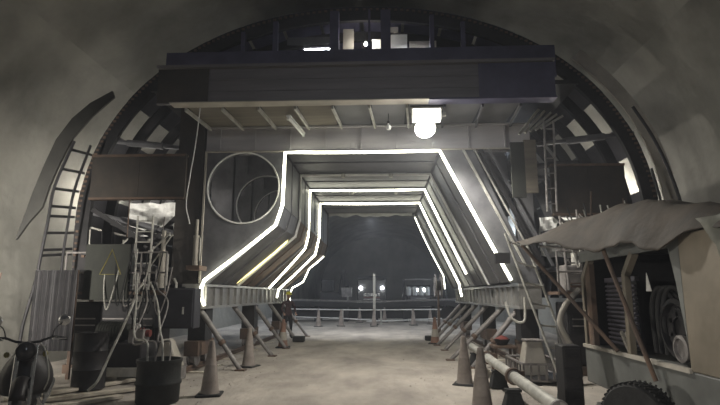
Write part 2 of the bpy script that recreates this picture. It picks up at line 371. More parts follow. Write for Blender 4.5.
for sd in (-1, 1):                                    # catwalks with guard rails at the front corners
    xa, xb = sd * 4.1, sd * 6.3
    cw = MB().bb(min(xa, xb), max(xa, xb), 10.9, 11.7, 1.66, 1.72).build('catwalk', 'rust', T)
    for k in range(5):
        x = xa + (xb - xa) * k / 4; MB().tube([(x, 10.95, 1.72), (x, 10.95, 2.55)], .02, 6).build('rail_post', 'prop', cw, True)
    for z in (2.12, 2.55): MB().tube([(xa, 10.95, z), (xb, 10.95, z)], .02, 6).build('guard_rail', 'prop', cw, True)
    for k in range(4):                                # diagonal braces seen against the lit wall
        a = Vector((sd * (4.5 + .1 * k), 11.6 + k * .5, 2.6 + .35 * k)); b = Vector((sd * (6.2 - .2 * k), 11.6 + k * .5, 3.6 - .25 * k))
        MB().bar(a, b, .07, .10).build('brace', 'dark', T)
    # curved stop-end wing with its ladder lattice beyond the first rib
    wy = 11.0
    if sd < 0:                                        # dark curved wing hanging clear of the rib, with a pipe lattice behind it
        A = [(-7.53, 2.84), (-7.39, 3.39), (-7.25, 3.93), (-7.05, 4.57), (-6.85, 5.12), (-6.53, 5.61), (-6.14, 5.97), (-5.65, 6.25)]
        B = [(-7.50, 2.86), (-7.28, 3.21), (-7.0, 3.56), (-6.88, 4.06), (-6.7, 4.59), (-6.48, 5.12), (-6.07, 5.65), (-5.59, 6.1)]
        MB().strip(A, B, wy, wy + .06).build('stop_end_wing', 'wing', T)
        C = [(-6.48, 5.10), (-6.83, 4.06), (-6.90, 3.27), (-6.98, 2.51), (-7.03, 1.97), (-7.21, 1.02), (-7.24, .4)]
        D = [(-6.30, 5.10), (-6.58, 4.06), (-6.66, 3.27), (-6.70, 2.5), (-6.70, 1.6)]
    else:                                             # pale stop-end boards against the rib
        MB().strip(arch(FA + .40, FB + .36, FZ, R(2), R(44), 16), arch(FA + .08, FB + .08, FZ, R(2), R(44), 16), 11.9, 11.96).build('stop_end_wing', 'pale_sheet', T)
        C = [(6.0, 5.71), (6.36, 5.03), (6.64, 4.25), (6.81, 3.5), (6.86, 2.87), (6.9, 1.2)]
        D = [(6.45, 4.4), (6.6, 3.5), (6.66, 2.6), (6.7, 1.6)]
    MB().tube(bez([(x, wy + .1, z) for x, z in C], 4), .035, 8).build('lattice_pipe', 'dark', T, True)
    MB().tube(bez([(x, wy + .45, z) for x, z in D], 4), .03, 8).build('lattice_pipe', 'dark', T, True)
    for k, z in enumerate((4.9, 4.45, 4.0, 3.6, 3.38, 3.0, 2.62, 2.5, 2.0, 1.55) if sd < 0 else (3.1, 2.6, 2.1)):
        f = lambda P: next(P[i][0] + (P[i + 1][0] - P[i][0]) * (z - P[i][1]) / (P[i + 1][1] - P[i][1]) for i in range(len(P) - 1) if P[i][1] >= z >= P[i + 1][1])
        MB().bar((f(C), wy + .1, z), (sd * (FA - .02) if z < FZ else sd * FA * (1 - ((z - FZ) / FB) ** 2) ** .5, 11.95, z + .10), .05, .06).build('lattice_rung', 'dark', T)
# right: leaning cover sheet beside the post and mottled board above the clutter
MB().bb(2.75, 3.55, 12.45, 12.48, 3.5, 5.0).build('infill_sheet', 'panel_grey', T)
for xa, m, wd in ((2.42, 'pale_steel', .05), (2.68, 'pale_steel', .03), (2.82, 'dark', .09), (3.02, 'steel', .06)):
    MB().bar((xa, 11.97, 5.04), (xa + 1.32, 11.97, 2.30), wd, .05, (0, 1, 0)).build('leg_flange', m, T)
MB().bb(3.02, 3.34, 11.74, 11.88, 2.34, 2.58).build('strip_bracket', 'dark', T)
for x0, x1, z0, z1, m in ((.64, 1.17, 7.74, 8.17, 'white'), (1.22, 1.9, 7.72, 7.98, 'pale_sheet'), (-.46, -.19, 7.76, 8.35, 'pale_sheet'), (-1.9, -.75, 7.95, 8.15, 'panel_grey'), (.28, .50, 7.72, 8.05, 'white'), (.66, .95, 8.24, 8.38, 'pale_sheet')):
    MB().bb(x0, x1, 12.3, 12.34, z0, z1).build('crown_board', m, T)
MB().bb(3.36, 3.66, 11.3, 11.36, 3.75, 5.0).build('hung_board', 'board_green', T)
MB().bb(3.66, 3.92, 11.3, 11.36, 3.85, 5.05).build('hung_board', 'plywood', T)

# loose thin bracing tubes around the two front corners
rnd = random.Random(11)
for sd in (-1, 1):
    for k in range(20):
        x, y, z = sd * rnd.uniform(4.35, 6.1), rnd.uniform(11.0, 11.4), rnd.uniform(1.8, 3.0)
        if k < 9: q = (x + rnd.uniform(-.08, .08), y + rnd.uniform(-.1, .1), z + rnd.uniform(.5, 1.1))
        elif k < 14: q = (x + rnd.uniform(.3, .7) * -sd, y, z + rnd.uniform(-.1, .1))
        else: q = (x - sd * rnd.uniform(.2, .6), y + rnd.uniform(-.1, .1), z + rnd.uniform(.3, .8))
        MB().tube([(x, y, z), q], rnd.uniform(.010, .02), 6).build('brace_tube', rnd.choice(('pale_steel', 'prop', 'dark', 'dark', 'rust')), T, True)
        if k % 2: MB().box(Vector((x, y - .02, z)), (.07, .06, .05)).build('coupler', rnd.choice(('pale_steel', 'prop', 'rust')), T)
# rails under the trolley
for sd, nm in ((-1, 'left'), (1, 'right')):
    x = sd * 3.8
    tr = thing('trolley_rail', 'steel rail on short sleepers under the %s sill of the trolley' % ('drum-side' if sd < 0 else 'pump-pipe-side'), 'rail', (x, 17, 0))
    MB().bb(x - .07, x + .07, 11.2, 23, 0.0, .02).bb(x - .012, x + .012, 11.2, 23, .02, .08).bb(x - .035, x + .035, 11.2, 23, .08, .105).build('rail_section', 'rust', tr)
    for k in range(10):
        y = 11.6 + k * 1.2; MB().bb(x - .4, x + .4, y, y + .18, -.06, .0).build('sleeper', 'plank', tr)

# ------------------------------------------------------------------ light strips on the portal frames
def strip_light(label, pts, r=.028, m='led', group=None):
    P = [Vector(p) for p in pts]; out = []
    for a, b in zip(P[:-1], P[1:]):                   # a slightly slack strip
        n = max(2, int((b - a).length / .35))
        for k in range(n):
            t = k / n; q = a.lerp(b, t); q.z -= .018 * math.sin(math.pi * t) + .008 * mnoise.noise(q * 3); out.append(q)
    out.append(P[-1])
    return tag(MB().tube(out, r, 6).build('led_strip', m, smooth=True), label, 'light strip', group)
def fr(y, pts): return [(x, y - .09 if z > 1.9 or y > 13 else 11.78, z) for x, z in pts]
LP = [(-3.52, 1.42), (-3.60, 1.62), (-3.62, 1.80), (-3.60, 1.98), (-1.98, 3.25), (-1.83, 3.72), (-1.80, 5.00), (1.86, 5.00), (3.38, 1.98)]
strip_light('glowing white strip around the first portal opening, widest of the strips', fr(12.0, LP), .037)
strip_light('glowing white strip around the third portal frame, inside the widest strip', fr(16.6, [(-3.10, 1.86), (-1.98, 3.10), (-1.88, 3.5), (-1.84, 5.0), (1.86, 5.0), (3.10, 2.30)]), .034)
strip_light('glowing white strip around the fourth portal frame, smallest complete outline', fr(19.1, [(-3.35, 1.55), (-3.30, 1.85), (-1.98, 3.10), (-1.84, 3.75), (-1.82, 5.0), (1.86, 5.0), (3.22, 2.05), (3.30, 1.6)]), .036)
strip_light('short sagging white strip at the last frame above the worker', fr(22.0, [(-3.35, 1.1), (-3.42, 1.65), (-3.3, 1.95), (-2.85, 2.2), (-2.6, 2.75), (-2.0, 3.25)]), .026)
strip_light('single white strip down the far slanted leg of the last frame', fr(22.0, [(1.86, 4.9), (2.35, 3.75), (3.0, 2.45), (3.05, 1.9)]), .020)
strip_light('dim yellow strip drooping along the second frame slope', fr(14.5, [(-3.55, 1.98), (-2.75, 2.62), (-2.2, 3.1), (-1.93, 3.62)]), .022, 'led_yellow')
# crumpled pale foil hanging from the last cross beam
mb = MB(); vs = []
for i in range(41):
    x = -1.8 + 3.55 * i / 40
    for j in range(4): vs.append((x, 21.86 + .04 * mnoise.noise((x * 4, j, 1)), 5.08 - j * .045 * (1 + .9 * mnoise.noise((x * 2.3, 0, 5)))))
mb.add(vs, [(i * 4 + j, i * 4 + j + 1, i * 4 + j + 5, i * 4 + j + 4) for i in range(40) for j in range(3)])
o = mb.build('plastic_sheet', 'white', smooth=True); tag(o, 'crumpled white plastic sheet along the last cross beam', 'sheet'); s_ = o.modifiers.new('t', 'SOLIDIFY'); s_.thickness = .006

def crumple(x0, x1, y, z0, z1, label, amp=.10):
    mb = MB(); vs = []; nx_, nz_ = 34, 14
    for i in range(nx_ + 1):
        for j in range(nz_ + 1):
            x = x0 + (x1 - x0) * i / nx_; z = z0 + (z1 - z0) * j / nz_
            e = mnoise.noise((x * 2.6, z * 2.6, y)) + .6 * mnoise.noise((x * 6.1, z * 5.3, 2)); vs.append((x, y + amp * e, z + .06 * mnoise.noise((x * 3, j, 7))))
    mb.add(vs, [(i * (nz_ + 1) + j, i * (nz_ + 1) + j + 1, (i + 1) * (nz_ + 1) + j + 1, (i + 1) * (nz_ + 1) + j) for i in range(nx_) for j in range(nz_)])
    o = mb.build('plastic_sheet', 'white'); o.modifiers.new('t', 'SOLIDIFY').thickness = .005; return tag(o, label, 'sheet')
crumple(-6.3, -4.5, 13.6, 3.2, 4.1, 'crumpled white plastic sheet lit behind the brown drum-side board', .14)
crumple(4.5, 6.1, 13.4, 2.6, 3.6, 'crumpled white plastic sheet lit behind the dark board above the tarp', .14)
# ------------------------------------------------------------------ lamps
fl = thing('floodlight', 'blazing round floodlight hung under the header girder', 'floodlight', (1.46, 10.85, 5.0))
MB().lathe([(.05, .34), (.12, .32), (.2, .16), (.23, .05), (.235, .02), (.215, .02), (.2, .1), (.05, .28)], (1.46, 10.98, 5.22), (0, .55, .55), 24).build('reflector', 'pale_steel', fl, True)
MB().lathe([(.02, -.17), (.09, -.15), (.15, -.09), (.175, 0), (.17, .06), (.1, .1), (.02, .11)], (1.46, 10.95, 5.20), (0, .55, .55), 20).build('lamp_glass', 'flood_glass', fl, True)
MB().tube([(1.46, 11.15, 5.42), (1.46, 11.1, 5.62)], .03, 8).build('bracket', 'dark', fl, True)
ld = bpy.data.lights.new('floodlight_beam', 'SPOT'); ld.energy = 900; ld.spot_size = R(168); ld.spot_blend = .35; ld.shadow_soft_size = .15; ld.color = (1, .95, .87)
lo = bpy.data.objects.new('floodlight_beam', ld); COL.objects.link(lo); lo.parent = fl; lo.location = (0, -.12, .03); lo.rotation_euler = Vector((-.12, -.12, -1)).to_track_quat('-Z', 'Y').to_euler()
bx = thing('glowing_box', 'pale rectangular box above the round floodlight, its lit faces made to glow', 'glowing box', (1.48, 10.8, 5.38))  # pale box lit by the floodlight; that light is made its own glow
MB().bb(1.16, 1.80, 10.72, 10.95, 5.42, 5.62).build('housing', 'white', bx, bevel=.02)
MB().bb(1.18, 1.78, 10.70, 10.93, 5.36, 5.42).build('glow_face', 'box_glow', bx); MB().bb(1.18, 1.78, 10.70, 10.72, 5.42, 5.60).build('glow_face', 'box_glow', bx)
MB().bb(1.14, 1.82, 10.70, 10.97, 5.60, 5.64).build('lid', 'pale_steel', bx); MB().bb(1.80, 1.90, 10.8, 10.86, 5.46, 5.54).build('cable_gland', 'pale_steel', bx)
def tube_lamp(label, a, b, m):
    a, b = Vector(a), Vector(b); c = (a + b) / 2
    t = thing('tube_lamp', label, 'tube lamp', tuple(c))
    MB().bar(a + Vector((0, 0, .05)), b + Vector((0, 0, .05)), .09, .04).build('batten', 'white', t)
    MB().tube([a, b], .03, 10).build('tube', m, t, True)
    for e in (a, b): MB().box(e, (.06, .06, .09)).build('end_cap', 'white', t)
tube_lamp('unlit pale tube lamp slanting below the platform joists', (-1.55, 10.9, 5.50), (-1.38, 12.0, 5.45), 'white')
tube_lamp('lit tube lamp lying low in the crown behind the upper girder', (-1.45, 12.16, 7.72), (-.74, 12.16, 7.72), 'tube_glow')
tube_lamp('lit tube lamp hidden low in the crown behind the widest upright', (.9, 12.12, 7.62), (1.7, 12.12, 7.62), 'tube_glow')
def bulb(label, p, r=.05, m='bulb_glow', cord=.3):
    t = thing('hanging_bulb', label, 'bulb', p)
    x, y, z = p
    MB().lathe([(.2 * r, -1.1 * r), (.7 * r, -.9 * r), (r, 0), (.8 * r, .6 * r), (.4 * r, 1.3 * r)], p, n=12).build('bulb_glass', m, t, True)
    MB().lathe([(.42 * r, 1.3 * r), (.45 * r, 2.4 * r), (.2 * r, 2.6 * r)], p, n=10).build('socket', 'dark', t, True)
    MB().tube([(x, y, z + 2.5 * r), (x, y, z + cord)], .008, 6).build('cord', 'dark', t, True)
bulb('frosted white bulb under the deck beside the floodlight', (.66, 11.2, 5.35), .06, 'white', .32)
for i, (x, y, z, rb_, tx) in enumerate(((-7.5, 15.2, 4.6, .08, 'unseen bulb added to light the gap behind the drum-side skin panels, deeper in'), (7.5, 16.4, 5.3, .08, 'unseen bulb added to light the gap behind the skin panels above the tarp, deeper in'),  # unseen bulbs added to light the wall behind the open skin windows
        (-7.35, 14.1, 4.3, .06, 'unseen bulb added to light the gap behind the drum-side rib'), (7.6, 15.4, 4.3, .08, 'unseen bulb added to light the gap behind the rib above the tarp'),
        (-5.6, 13.0, 4.5, .035, 'unseen bulb added behind the brown drum-side board to light the sheet'), (5.1, 13.0, 4.1, .045, 'unseen bulb added behind the dark board above the tarp to light the sheet'),  # unseen bulbs added to light the plastic behind the boards
        (.12, 12.15, 7.85, .035, 'small bright bulb in the crown near the thin middle upright'))):
    bulb(tx, (x, y, z), rb_, 'bulb_glow', .3)
bulb('unseen fill bulb added under the vault at the near end', (.4, -2.5, 7.2), .14, 'fill_vault', .5)  # unseen lamp added behind the camera, soft fill for header and walls
for k, (x, y) in enumerate(((-.6, 14.5), (.75, 14.5), (-.5, 17.2), (.95, 17.2))):
    tag(MB().lathe([(.01, -.07), (.05, -.06), (.06, 0), (.06, .04), (.02, .05)], (x, y - .12, 4.99 if k < 2 else 5.02), n=10).build('ceiling_fitting', 'pale_steel', smooth=True),
        'small pale unlit fitting under the %s portal beam' % ('second' if k < 2 else 'third'), 'light fitting', 'small fittings under the portal beams')
# work lamps outside the frame; the light on the wall places the first
def work_lamp(label, p, tgt, power, size, spread, col=(1, .95, .86)):
    t = thing('work_lamp', label, 'work lamp', (p[0], p[1], 0))
    d = (Vector(tgt) - Vector(p)).normalized(); p = Vector(p)
    MB().tube([(p.x, p.y, .3), (p.x, p.y, p.z - .12)], .02, 8).build('mast', 'dark', t, True)
    for k in range(3):
        a = k * math.tau / 3; MB().tube([(p.x, p.y, .7), (p.x + .4 * math.cos(a), p.y + .4 * math.sin(a), .0)], .015, 6).build('tripod_leg', 'dark', t, True)
    q = d.to_track_quat('-Z', 'Y'); M = q.to_matrix()
    MB().box(p - d * .07, (size * 1.2, size, .1), M).build('lamp_head', 'dark', t)
    ld = bpy.data.lights.new('work_lamp_light', 'AREA'); ld.shape = 'RECTANGLE'; ld.size = size; ld.size_y = size * .8; ld.energy = power; ld.color = col; ld.spread = R(spread)
    lo = bpy.data.objects.new('work_lamp_light', ld); COL.objects.link(lo); lo.parent = t; lo.location = p - Vector(t.location); lo.rotation_euler = q.to_euler()
work_lamp('tripod work lamp behind the motorbike by the wall', (-6.6, 5.2, 1.9), (-8.0, 10.3, 2.1), 215, .35, 75)
work_lamp('unseen tripod work lamp added opposite the compressor trailer to light its side', (-5.2, 1.2, 2.3), (4.6, 6.2, 1.1), 42, .4, 60)  # unseen lamp added to light the trailer side

rl = thing('rear_fill_light', 'unseen floodlight added on the far end of the trolley to light the floor beyond', 'floodlight', (0, 22.7, 5.2))  # unseen lamp added to brighten the floor past the trolley
MB().bb(-.25, .25, 22.55, 22.75, 5.15, 5.40).build('fill_lamp_housing', 'dark', rl); MB().tube([(0, 22.3, 5.5), (0, 22.6, 5.3)], .03, 8).build('bracket', 'dark', rl, True)  # housing and bracket made only for the added rear light
ld = bpy.data.lights.new('rear_beam', 'SPOT'); ld.energy = 1000; ld.spot_size = R(140); ld.spot_blend = .4; ld.shadow_soft_size = .15; ld.color = (.95, .97, 1)
lo = bpy.data.objects.new('rear_beam', ld); COL.objects.link(lo); lo.parent = rl; lo.location = (0, .1, -.08); lo.rotation_euler = Vector((0, .55, -.83)).to_track_quat('-Z', 'Y').to_euler()

# ------------------------------------------------------------------ traffic cones
def make_cone(m):
    t = thing('traffic_cone', 'x', 'traffic cone')
    MB().bb(-.21, .21, -.21, .21, 0, .04).build('base_plate', 'rubber', t, bevel=.015)
    MB().lathe([(.165, .04), (.15, .08), (.046, .88), (.042, .90), (.02, .90)], n=20).build('cone_body', m, t, True)
    MB().lathe([(.1305, .24), (.0975, .50), (.088, .50), (.12, .24)], n=20).build('sleeve', 'cone' if m == 'cone' else 'pale_sheet', t, True)
    return t
cg, cr = make_cone('cone'), make_cone('cone_red')
CONES = [(-2.43, 9.1, 'cone', 'dusty grey traffic cone standing beside the black drum'), (-2.67, 12.6, 'cone', 'dusty grey traffic cone between the first and second drum-side props'),
         (-2.74, 17.2, 'cone_red', 'reddish traffic cone among the far drum-side props'), (2.05, 10.4, 'cone', 'dusty grey traffic cone standing clear beside the pump pipe'),
         (1.93, 7.95, 'cone', 'dusty traffic cone touching the near pump pipe stand'), (-3.0, 28.5, 'cone', None), (-1.81, 28.8, 'cone', None), (-1.0, 33.0, 'cone', None),
         (-.02, 28.9, 'cone', None), (.55, 33.2, 'cone', None), (2.15, 29.8, 'cone', None), (2.3, 18.8, 'cone_red', 'reddish traffic cone by the far props beyond the pump pipe'),
         (3.2, 31, 'cone', None)]
used = set()
for x, y, m, lb in CONES:
    src = cg if m == 'cone' else cr
    o = src if m not in used else copy_tree(src); used.add(m)
    o.location = (x, y, ground_z(x, y)); o.rotation_euler.z = random.uniform(-.3, .3)
    o['label'] = lb or 'small far pale traffic cone standing along the barrier'
    o['group'] = 'traffic cones on the tunnel floor' if lb else 'far cones along the barrier'

# ------------------------------------------------------------------ diagonal props
def prop(label, top, bot):
    a, b = Vector(top), Vector(bot); d = (b - a).normalized(); c = a.lerp(b, .5)
    t = thing('diagonal_prop', label, 'prop', tuple(b), 'diagonal props under the trolley sills')
    MB().tube([a, a.lerp(b, .55)], .066, 12).build('outer_tube', 'prop', t, True)
    MB().tube([a.lerp(b, .5), b - d * .03], .054, 12).build('inner_tube', 'prop', t, True)
    MB().lathe([(.07, -.05), (.085, -.04), (.085, .04), (.07, .05)], a.lerp(b, .55), d, 10).build('collar', 'rust', t, True)
    MB().box(a + d * -.0, (.18, .18, .03)).build('head_plate', 'rust', t)
    MB().box(b + Vector((0, 0, .015)), (.22, .22, .03)).build('foot_plate', 'rust', t)
ORD = ['first', 'second', 'third', 'fourth', 'fifth', 'sixth']
for k, (y, xb) in enumerate(((11.95, -2.68), (14.7, -2.55), (17.0, -2.6), (19.3, -2.6), (21.7, -2.6))):
    prop('%s diagonal steel prop under the drum-side sill, counted from the black drum' % ORD[k], (-3.68, y, 1.335), (xb, y, ground_z(xb, y)))
for k, (y, xb) in enumerate(((12.6, 2.55), (14.2, 2.25), (16.4, 2.35), (18.2, 2.3), (19.9, 2.35), (21.6, 2.4))):
    prop('%s diagonal steel prop under the sill above the pump pipe, counted from the crate' % ORD[k], (3.68, y, 1.335), (xb, y, ground_z(xb, y)))

# ------------------------------------------------------------------ black drum, hoses, planks
dr = thing('plastic_drum', 'squat black plastic drum with hoses running into it', 'drum', (-3.05, 8.45, 0))
MB().lathe([(.30, 0), (.325, .03), (.335, .30), (.345, .32), (.335, .34), (.335, .60), (.35, .62), (.35, .67), (.325, .67), (.315, .08), (.02, .06)], (-3.05, 8.45, -.02), n=32).build('drum_body', 'drum', dr, True)
MB().lathe([(.347, .29), (.352, .30), (.352, .33), (.347, .34), (.335, .335), (.335, .295)], (-3.05, 8.45, -.02), n=32).build('hoop', 'drum', dr, True)
MB().lathe([(.01, .5), (.318, .5), (.318, .515), (.01, .515)], (-3.05, 8.45, -.02), n=24).build('water_surface', 'glass_dark', dr, True)
def hose(name, label, pts, r, m, cat='hose', group=None):
    return tag(MB().tube(bez(pts, 8), r, 8).build(name, m, smooth=True), label, cat, group)
hose('water_hose', 'long pale hose slanting from the catwalk down to the timber planks', [(-4.39, 10.55, 1.89), (-4.37, 10.3, 1.71), (-4.3, 9.8, 1.22), (-4.23, 9.2, 0.7), (-4.22, 8.8, 0.26), (-4.35, 8.75, 0.1)], .022, 'hose')
for k, (dx, zb, lp) in enumerate(((-.22, .55, .95), (-.08, .54, .85), (.06, .56, 1.05), (.18, .60, .9))):
    hose('drum_hose', '%s into the black drum, %s from the concrete block' % (('thicker pale hose' if k % 2 == 0 else 'thin grey hose'), ORD5[3 - k]), [(-4.5 + .12 * k, 10.6, 1.9), (-4.4 + .15 * k, 10.3, 2.05 - .1 * k), (-4.05 + .2 * k, 9.6, 1.5), (-3.75 + .22 * k - (.25 if k % 2 else 0), 9.0, lp), (-3.35 + .13 * k, 8.6, .9), (-3.05 + dx * .9, 8.45, zb)], .014 if k % 2 else .018, 'hose' if k % 2 == 0 else 'prop', group='hoses into the black drum')
for k, (a, b, tx) in enumerate((((-5.0, 8.2, 0), (-3.7, 9.5, 0), 'long pale timber plank on the floor pointing at the black drum'), ((-5.4, 8.3, 0), (-4.3, 10.4, 0), 'timber plank on the floor behind the long pale plank'), ((-4.6, 7.6, 0), (-3.75, 8.7, 0), 'short timber plank on the floor next to the black drum'))):
    tag(MB().bar(Vector(a) + Vector((0, 0, .03)), Vector(b) + Vector((0, 0, .03)), .16, .05).build('timber_plank', 'plank', bevel=.005), tx, 'plank', 'timber planks on the floor')
tag(MB().box((-2.55, 19.2, .09), (.42, .3, .2)).build('rubber_block', 'rubber', bevel=.03), 'small dark block on the floor by the far drum-side props', 'block')
tag(MB().box((2.2, 19.9, .08), (.35, .25, .18)).build('rubber_block', 'rubber', bevel=.03), 'small dark block at the foot of the far pipe-side props', 'block')

# ------------------------------------------------------------------ drum-side machinery
hp = thing('hydraulic_unit', 'dark hydraulic power unit on an angle-iron base under the catwalk', 'hydraulic unit', (-4.75, 10.4, 0))
MB().bb(-5.3, -4.15, 10.15, 10.95, .28, .72).build('oil_tank', 'dark', hp, bevel=.02)
for y in (10.1, 10.95): MB().bb(-5.45, -3.85, y - .04, y + .04, .12, .28).build('base_rail', 'pale_steel', hp)
for x in (-5.4, -4.6, -3.9): MB().bb(x - .04, x + .04, 10.1, 10.95, .0, .26).build('base_cross_member', 'pale_steel', hp)
MB().lathe([(.02, 0), (.19, .0), (.19, .5), (.15, .52), (.15, .6), (.02, .62)], (-5.15, 10.45, .93), (1, 0, 0), 18).build('motor', 'board_green', hp, True)
for k in range(8): MB().lathe([(.205, 0), (.205, .02)], (-5.12 + .055 * k, 10.45, .93), (1, 0, 0), 18).build('motor_fin', 'board_green', hp, True)
MB().lathe([(.02, 0), (.11, .02), (.11, .25), (.07, .3), (.07, .4)], (-4.52, 10.45, .9), (1, 0, 0), 14).build('pump', 'red', hp, True)
MB().bb(-4.5, -4.2, 10.3, 10.6, .72, .98).build('valve_block', 'prop', hp, bevel=.01)
for k in range(4): MB().tube(bez([(-4.45 + .07 * k, 10.35, .98), (-4.45 + .07 * k, 10.3, 1.25), (-4.6 + .15 * k, 10.4, 1.5), (-4.6 + .1 * k, 10.6, 1.75)], 5), .018, 6).build('pressure_hose', 'rubber', hp, True)
MB().lathe([(.055, 0), (.06, .02), (.05, .03)], (-4.3, 10.28, 1.05), (0, -1, 0), 14).build('gauge', 'white', hp, True)
eb = thing('electrical_cabinet', 'dark blue-grey electrical cabinet hung at the front of the drum-side sill', 'cabinet', (-3.98, 11.3, 1.1))
MB().bb(-4.36, -3.50, 11.1, 11.5, .95, 1.80).build('cabinet_body', 'slate', eb, bevel=.015)
d_ = MB().bb(-4.33, -3.53, 11.07, 11.1, .98, 1.77).build('cabinet_door', 'slate', eb, bevel=.01)
MB().bb(-3.74, -3.71, 11.04, 11.07, 1.25, 1.40).build('handle', 'pale_steel', d_)
MB().tube([(-4.0, 11.3, 1.78), (-4.0, 11.3, 1.9), (-4.1, 11.4, 2.0)], .03, 8).build('conduit', 'pale_steel', eb, True)
cb = thing('concrete_block', 'pale wedge-shaped counterweight block beside the hydraulic unit', 'block', (-3.75, 10.6, 0))
MB().add([(-3.98, 10.35, .25), (-3.5, 10.35, .25), (-3.5, 10.75, .25), (-3.98, 10.75, .25), (-3.9, 10.42, .78), (-3.72, 10.42, .78), (-3.72, 10.68, .78), (-3.9, 10.68, .78)],
         [(0, 3, 2, 1), (4, 5, 6, 7), (0, 1, 5, 4), (1, 2, 6, 5), (2, 3, 7, 6), (3, 0, 4, 7)]).build('wedge', 'pale_sheet', cb, bevel=.02)
MB().bb(-4.0, -3.48, 10.3, 10.8, 0, .25).build('plinth', 'prop', cb, bevel=.02)
for k, (x, y, h, m, tx) in enumerate(((-4.8, 9.55, .98, 'dark', 'tall dark steel barrel between the planks and the hydraulic unit'),)):
    t = thing('oil_barrel', tx, 'barrel', (x, y, 0))
    MB().lathe([(.27, 0), (.29, .01), (.28, .03), (.28, h * .33), (.292, h * .345), (.28, h * .36), (.28, h * .66), (.292, h * .675), (.28, h * .69), (.28, h - .02), (.29, h), (.27, h), (.265, h - .02), (.02, h - .02)], (x, y, 0), n=28).build('barrel_body', m, t, True)
    MB().lathe([(.03, 0), (.035, .03), (.02, .035)], (x + .12, y - .1, h - .02), n=10).build('bung', 'prop', t, True)
wb = thing('warning_board', 'dark green board with a yellow triangle outline below the side board', 'sign', (-5.34, 10.85, 1.55))
MB().bb(-5.82, -4.86, 10.84, 10.87, 1.55, 2.72).build('board', 'board_green', wb)
tri = [(-5.47, 2.08), (-5.02, 2.08), (-5.24, 2.60)]
MB().tube([(x, 10.835, z) for x, z in tri], .02, 4, True).build('triangle_mark', 'yellow', wb)
cs = thing('corrugated_sheet', 'dark corrugated metal sheet standing upright against the lattice', 'metal sheet', (-6.2, 10.6, 0))
mb = MB(); A = [(-6.62 + .02 * k, 10.45 + .02 * math.sin(k * 1.1)) for k in range(46)]
mb.add([(x, y, z) for z in (.55, 2.15) for x, y in A] + [(x, y + .012, z) for z in (.55, 2.15) for x, y in A],
       [(i, i + 1, i + 47, i + 46) for i in range(45)] + [(92 + i, 92 + i + 46, 92 + i + 47, 92 + i + 1) for i in range(45)] + [(i, 92 + i, 93 + i, i + 1) for i in range(45)] + [(46 + i, 47 + i, 139 + i, 138 + i) for i in range(45)])
mb.build('sheet', 'dark', cs, True)
for x in (-6.57, -5.77): MB().bb(x - .03, x + .03, 10.48, 10.54, 0, 2.15).build('stake', 'rust', cs)
for k in range(3):
    hose('frayed_rope', '%s frayed dark rope dangling beside the corrugated sheet, counted from the sheet' % ORD5[k], [(-7.3 - .08 * k, 10.4, 2.1 + .1 * k), (-7.35 - .1 * k, 10.35, 1.6), (-7.25 - .14 * k, 10.3, 1.1), (-7.4 - .1 * k, 10.2, .5), (-7.3 - .12 * k, 10.1, .02)], .018, 'rust', 'rope', 'ropes beside the corrugated sheet')
hose('white_cable', 'thin white cable hanging from the header girder down to the ladder', [(-3.42, 10.58, 5.64), (-3.52, 10.7, 4.9), (-3.66, 10.85, 4.2), (-3.76, 10.98, 3.6), (-3.74, 11.2, 3.2)], .012, 'white', 'cable')
# vent duct through the round holes
dt = MB(); ny = 36
vs = []
for j in range(ny + 1):
    y = 17.2 + 5.2 * j / ny; rr = .62 + .035 * math.sin(j * 2.1)
    vs += [(HC[0] + rr * math.cos(k * math.tau / 20), y, HC[1] - .12 + rr * math.sin(k * math.tau / 20)) for k in range(20)]
dt.add(vs, [(j * 20 + k, j * 20 + (k + 1) % 20, (j + 1) * 20 + (k + 1) % 20, (j + 1) * 20 + k) for j in range(ny) for k in range(20)])
tag(dt.build('ventilation_duct', 'duct', smooth=True), 'dark blue fabric ventilation duct running through the round holes', 'duct')

def generator(label, x0, x1, y0, y1, z1):
    t = thing('generator_set', label, 'generator', ((x0 + x1) / 2, (y0 + y1) / 2, 0))
    MB().bb(x0, x1, y0, y1, .0, .18).build('skid', 'rust', t)
    c = MB().bb(x0 + .04, x1 - .04, y0 + .04, y1 - .04, .18, z1).build('enclosure', 'dark', t, bevel=.03)
    n = 3; wd = (x1 - x0 - .16) / n
    for k in range(n):
        xa = x0 + .08 + k * wd; d = MB().bb(xa + .02, xa + wd - .02, y0 + .02, y0 + .04, .26, z1 - .08).build('side_door', 'dark', t)
        for q in range(5): MB().bb(xa + .08, xa + wd - .08, y0, y0 + .02, z1 - .30 - q * .07, z1 - .27 - q * .07).build('vent_slat', 'prop' if q % 2 else 'dark', d)
        MB().bb(xa + wd - .1, xa + wd - .07, y0 - .01, y0 + .02, .5, .62).build('handle', 'pale_steel', d)
    MB().tube([(x0 + .3, (y0 + y1) / 2, z1), (x0 + .3, (y0 + y1) / 2, z1 + .08)], .05, 10).build('exhaust_stub', 'rust', t, True)
generator('long dark generator set standing under the warning board', -6.35, -4.3, 11.25, 12.0, 1.5)
generator('long dark generator set standing under the pipe-side catwalk', 4.35, 6.4, 11.45, 12.2, 1.5)

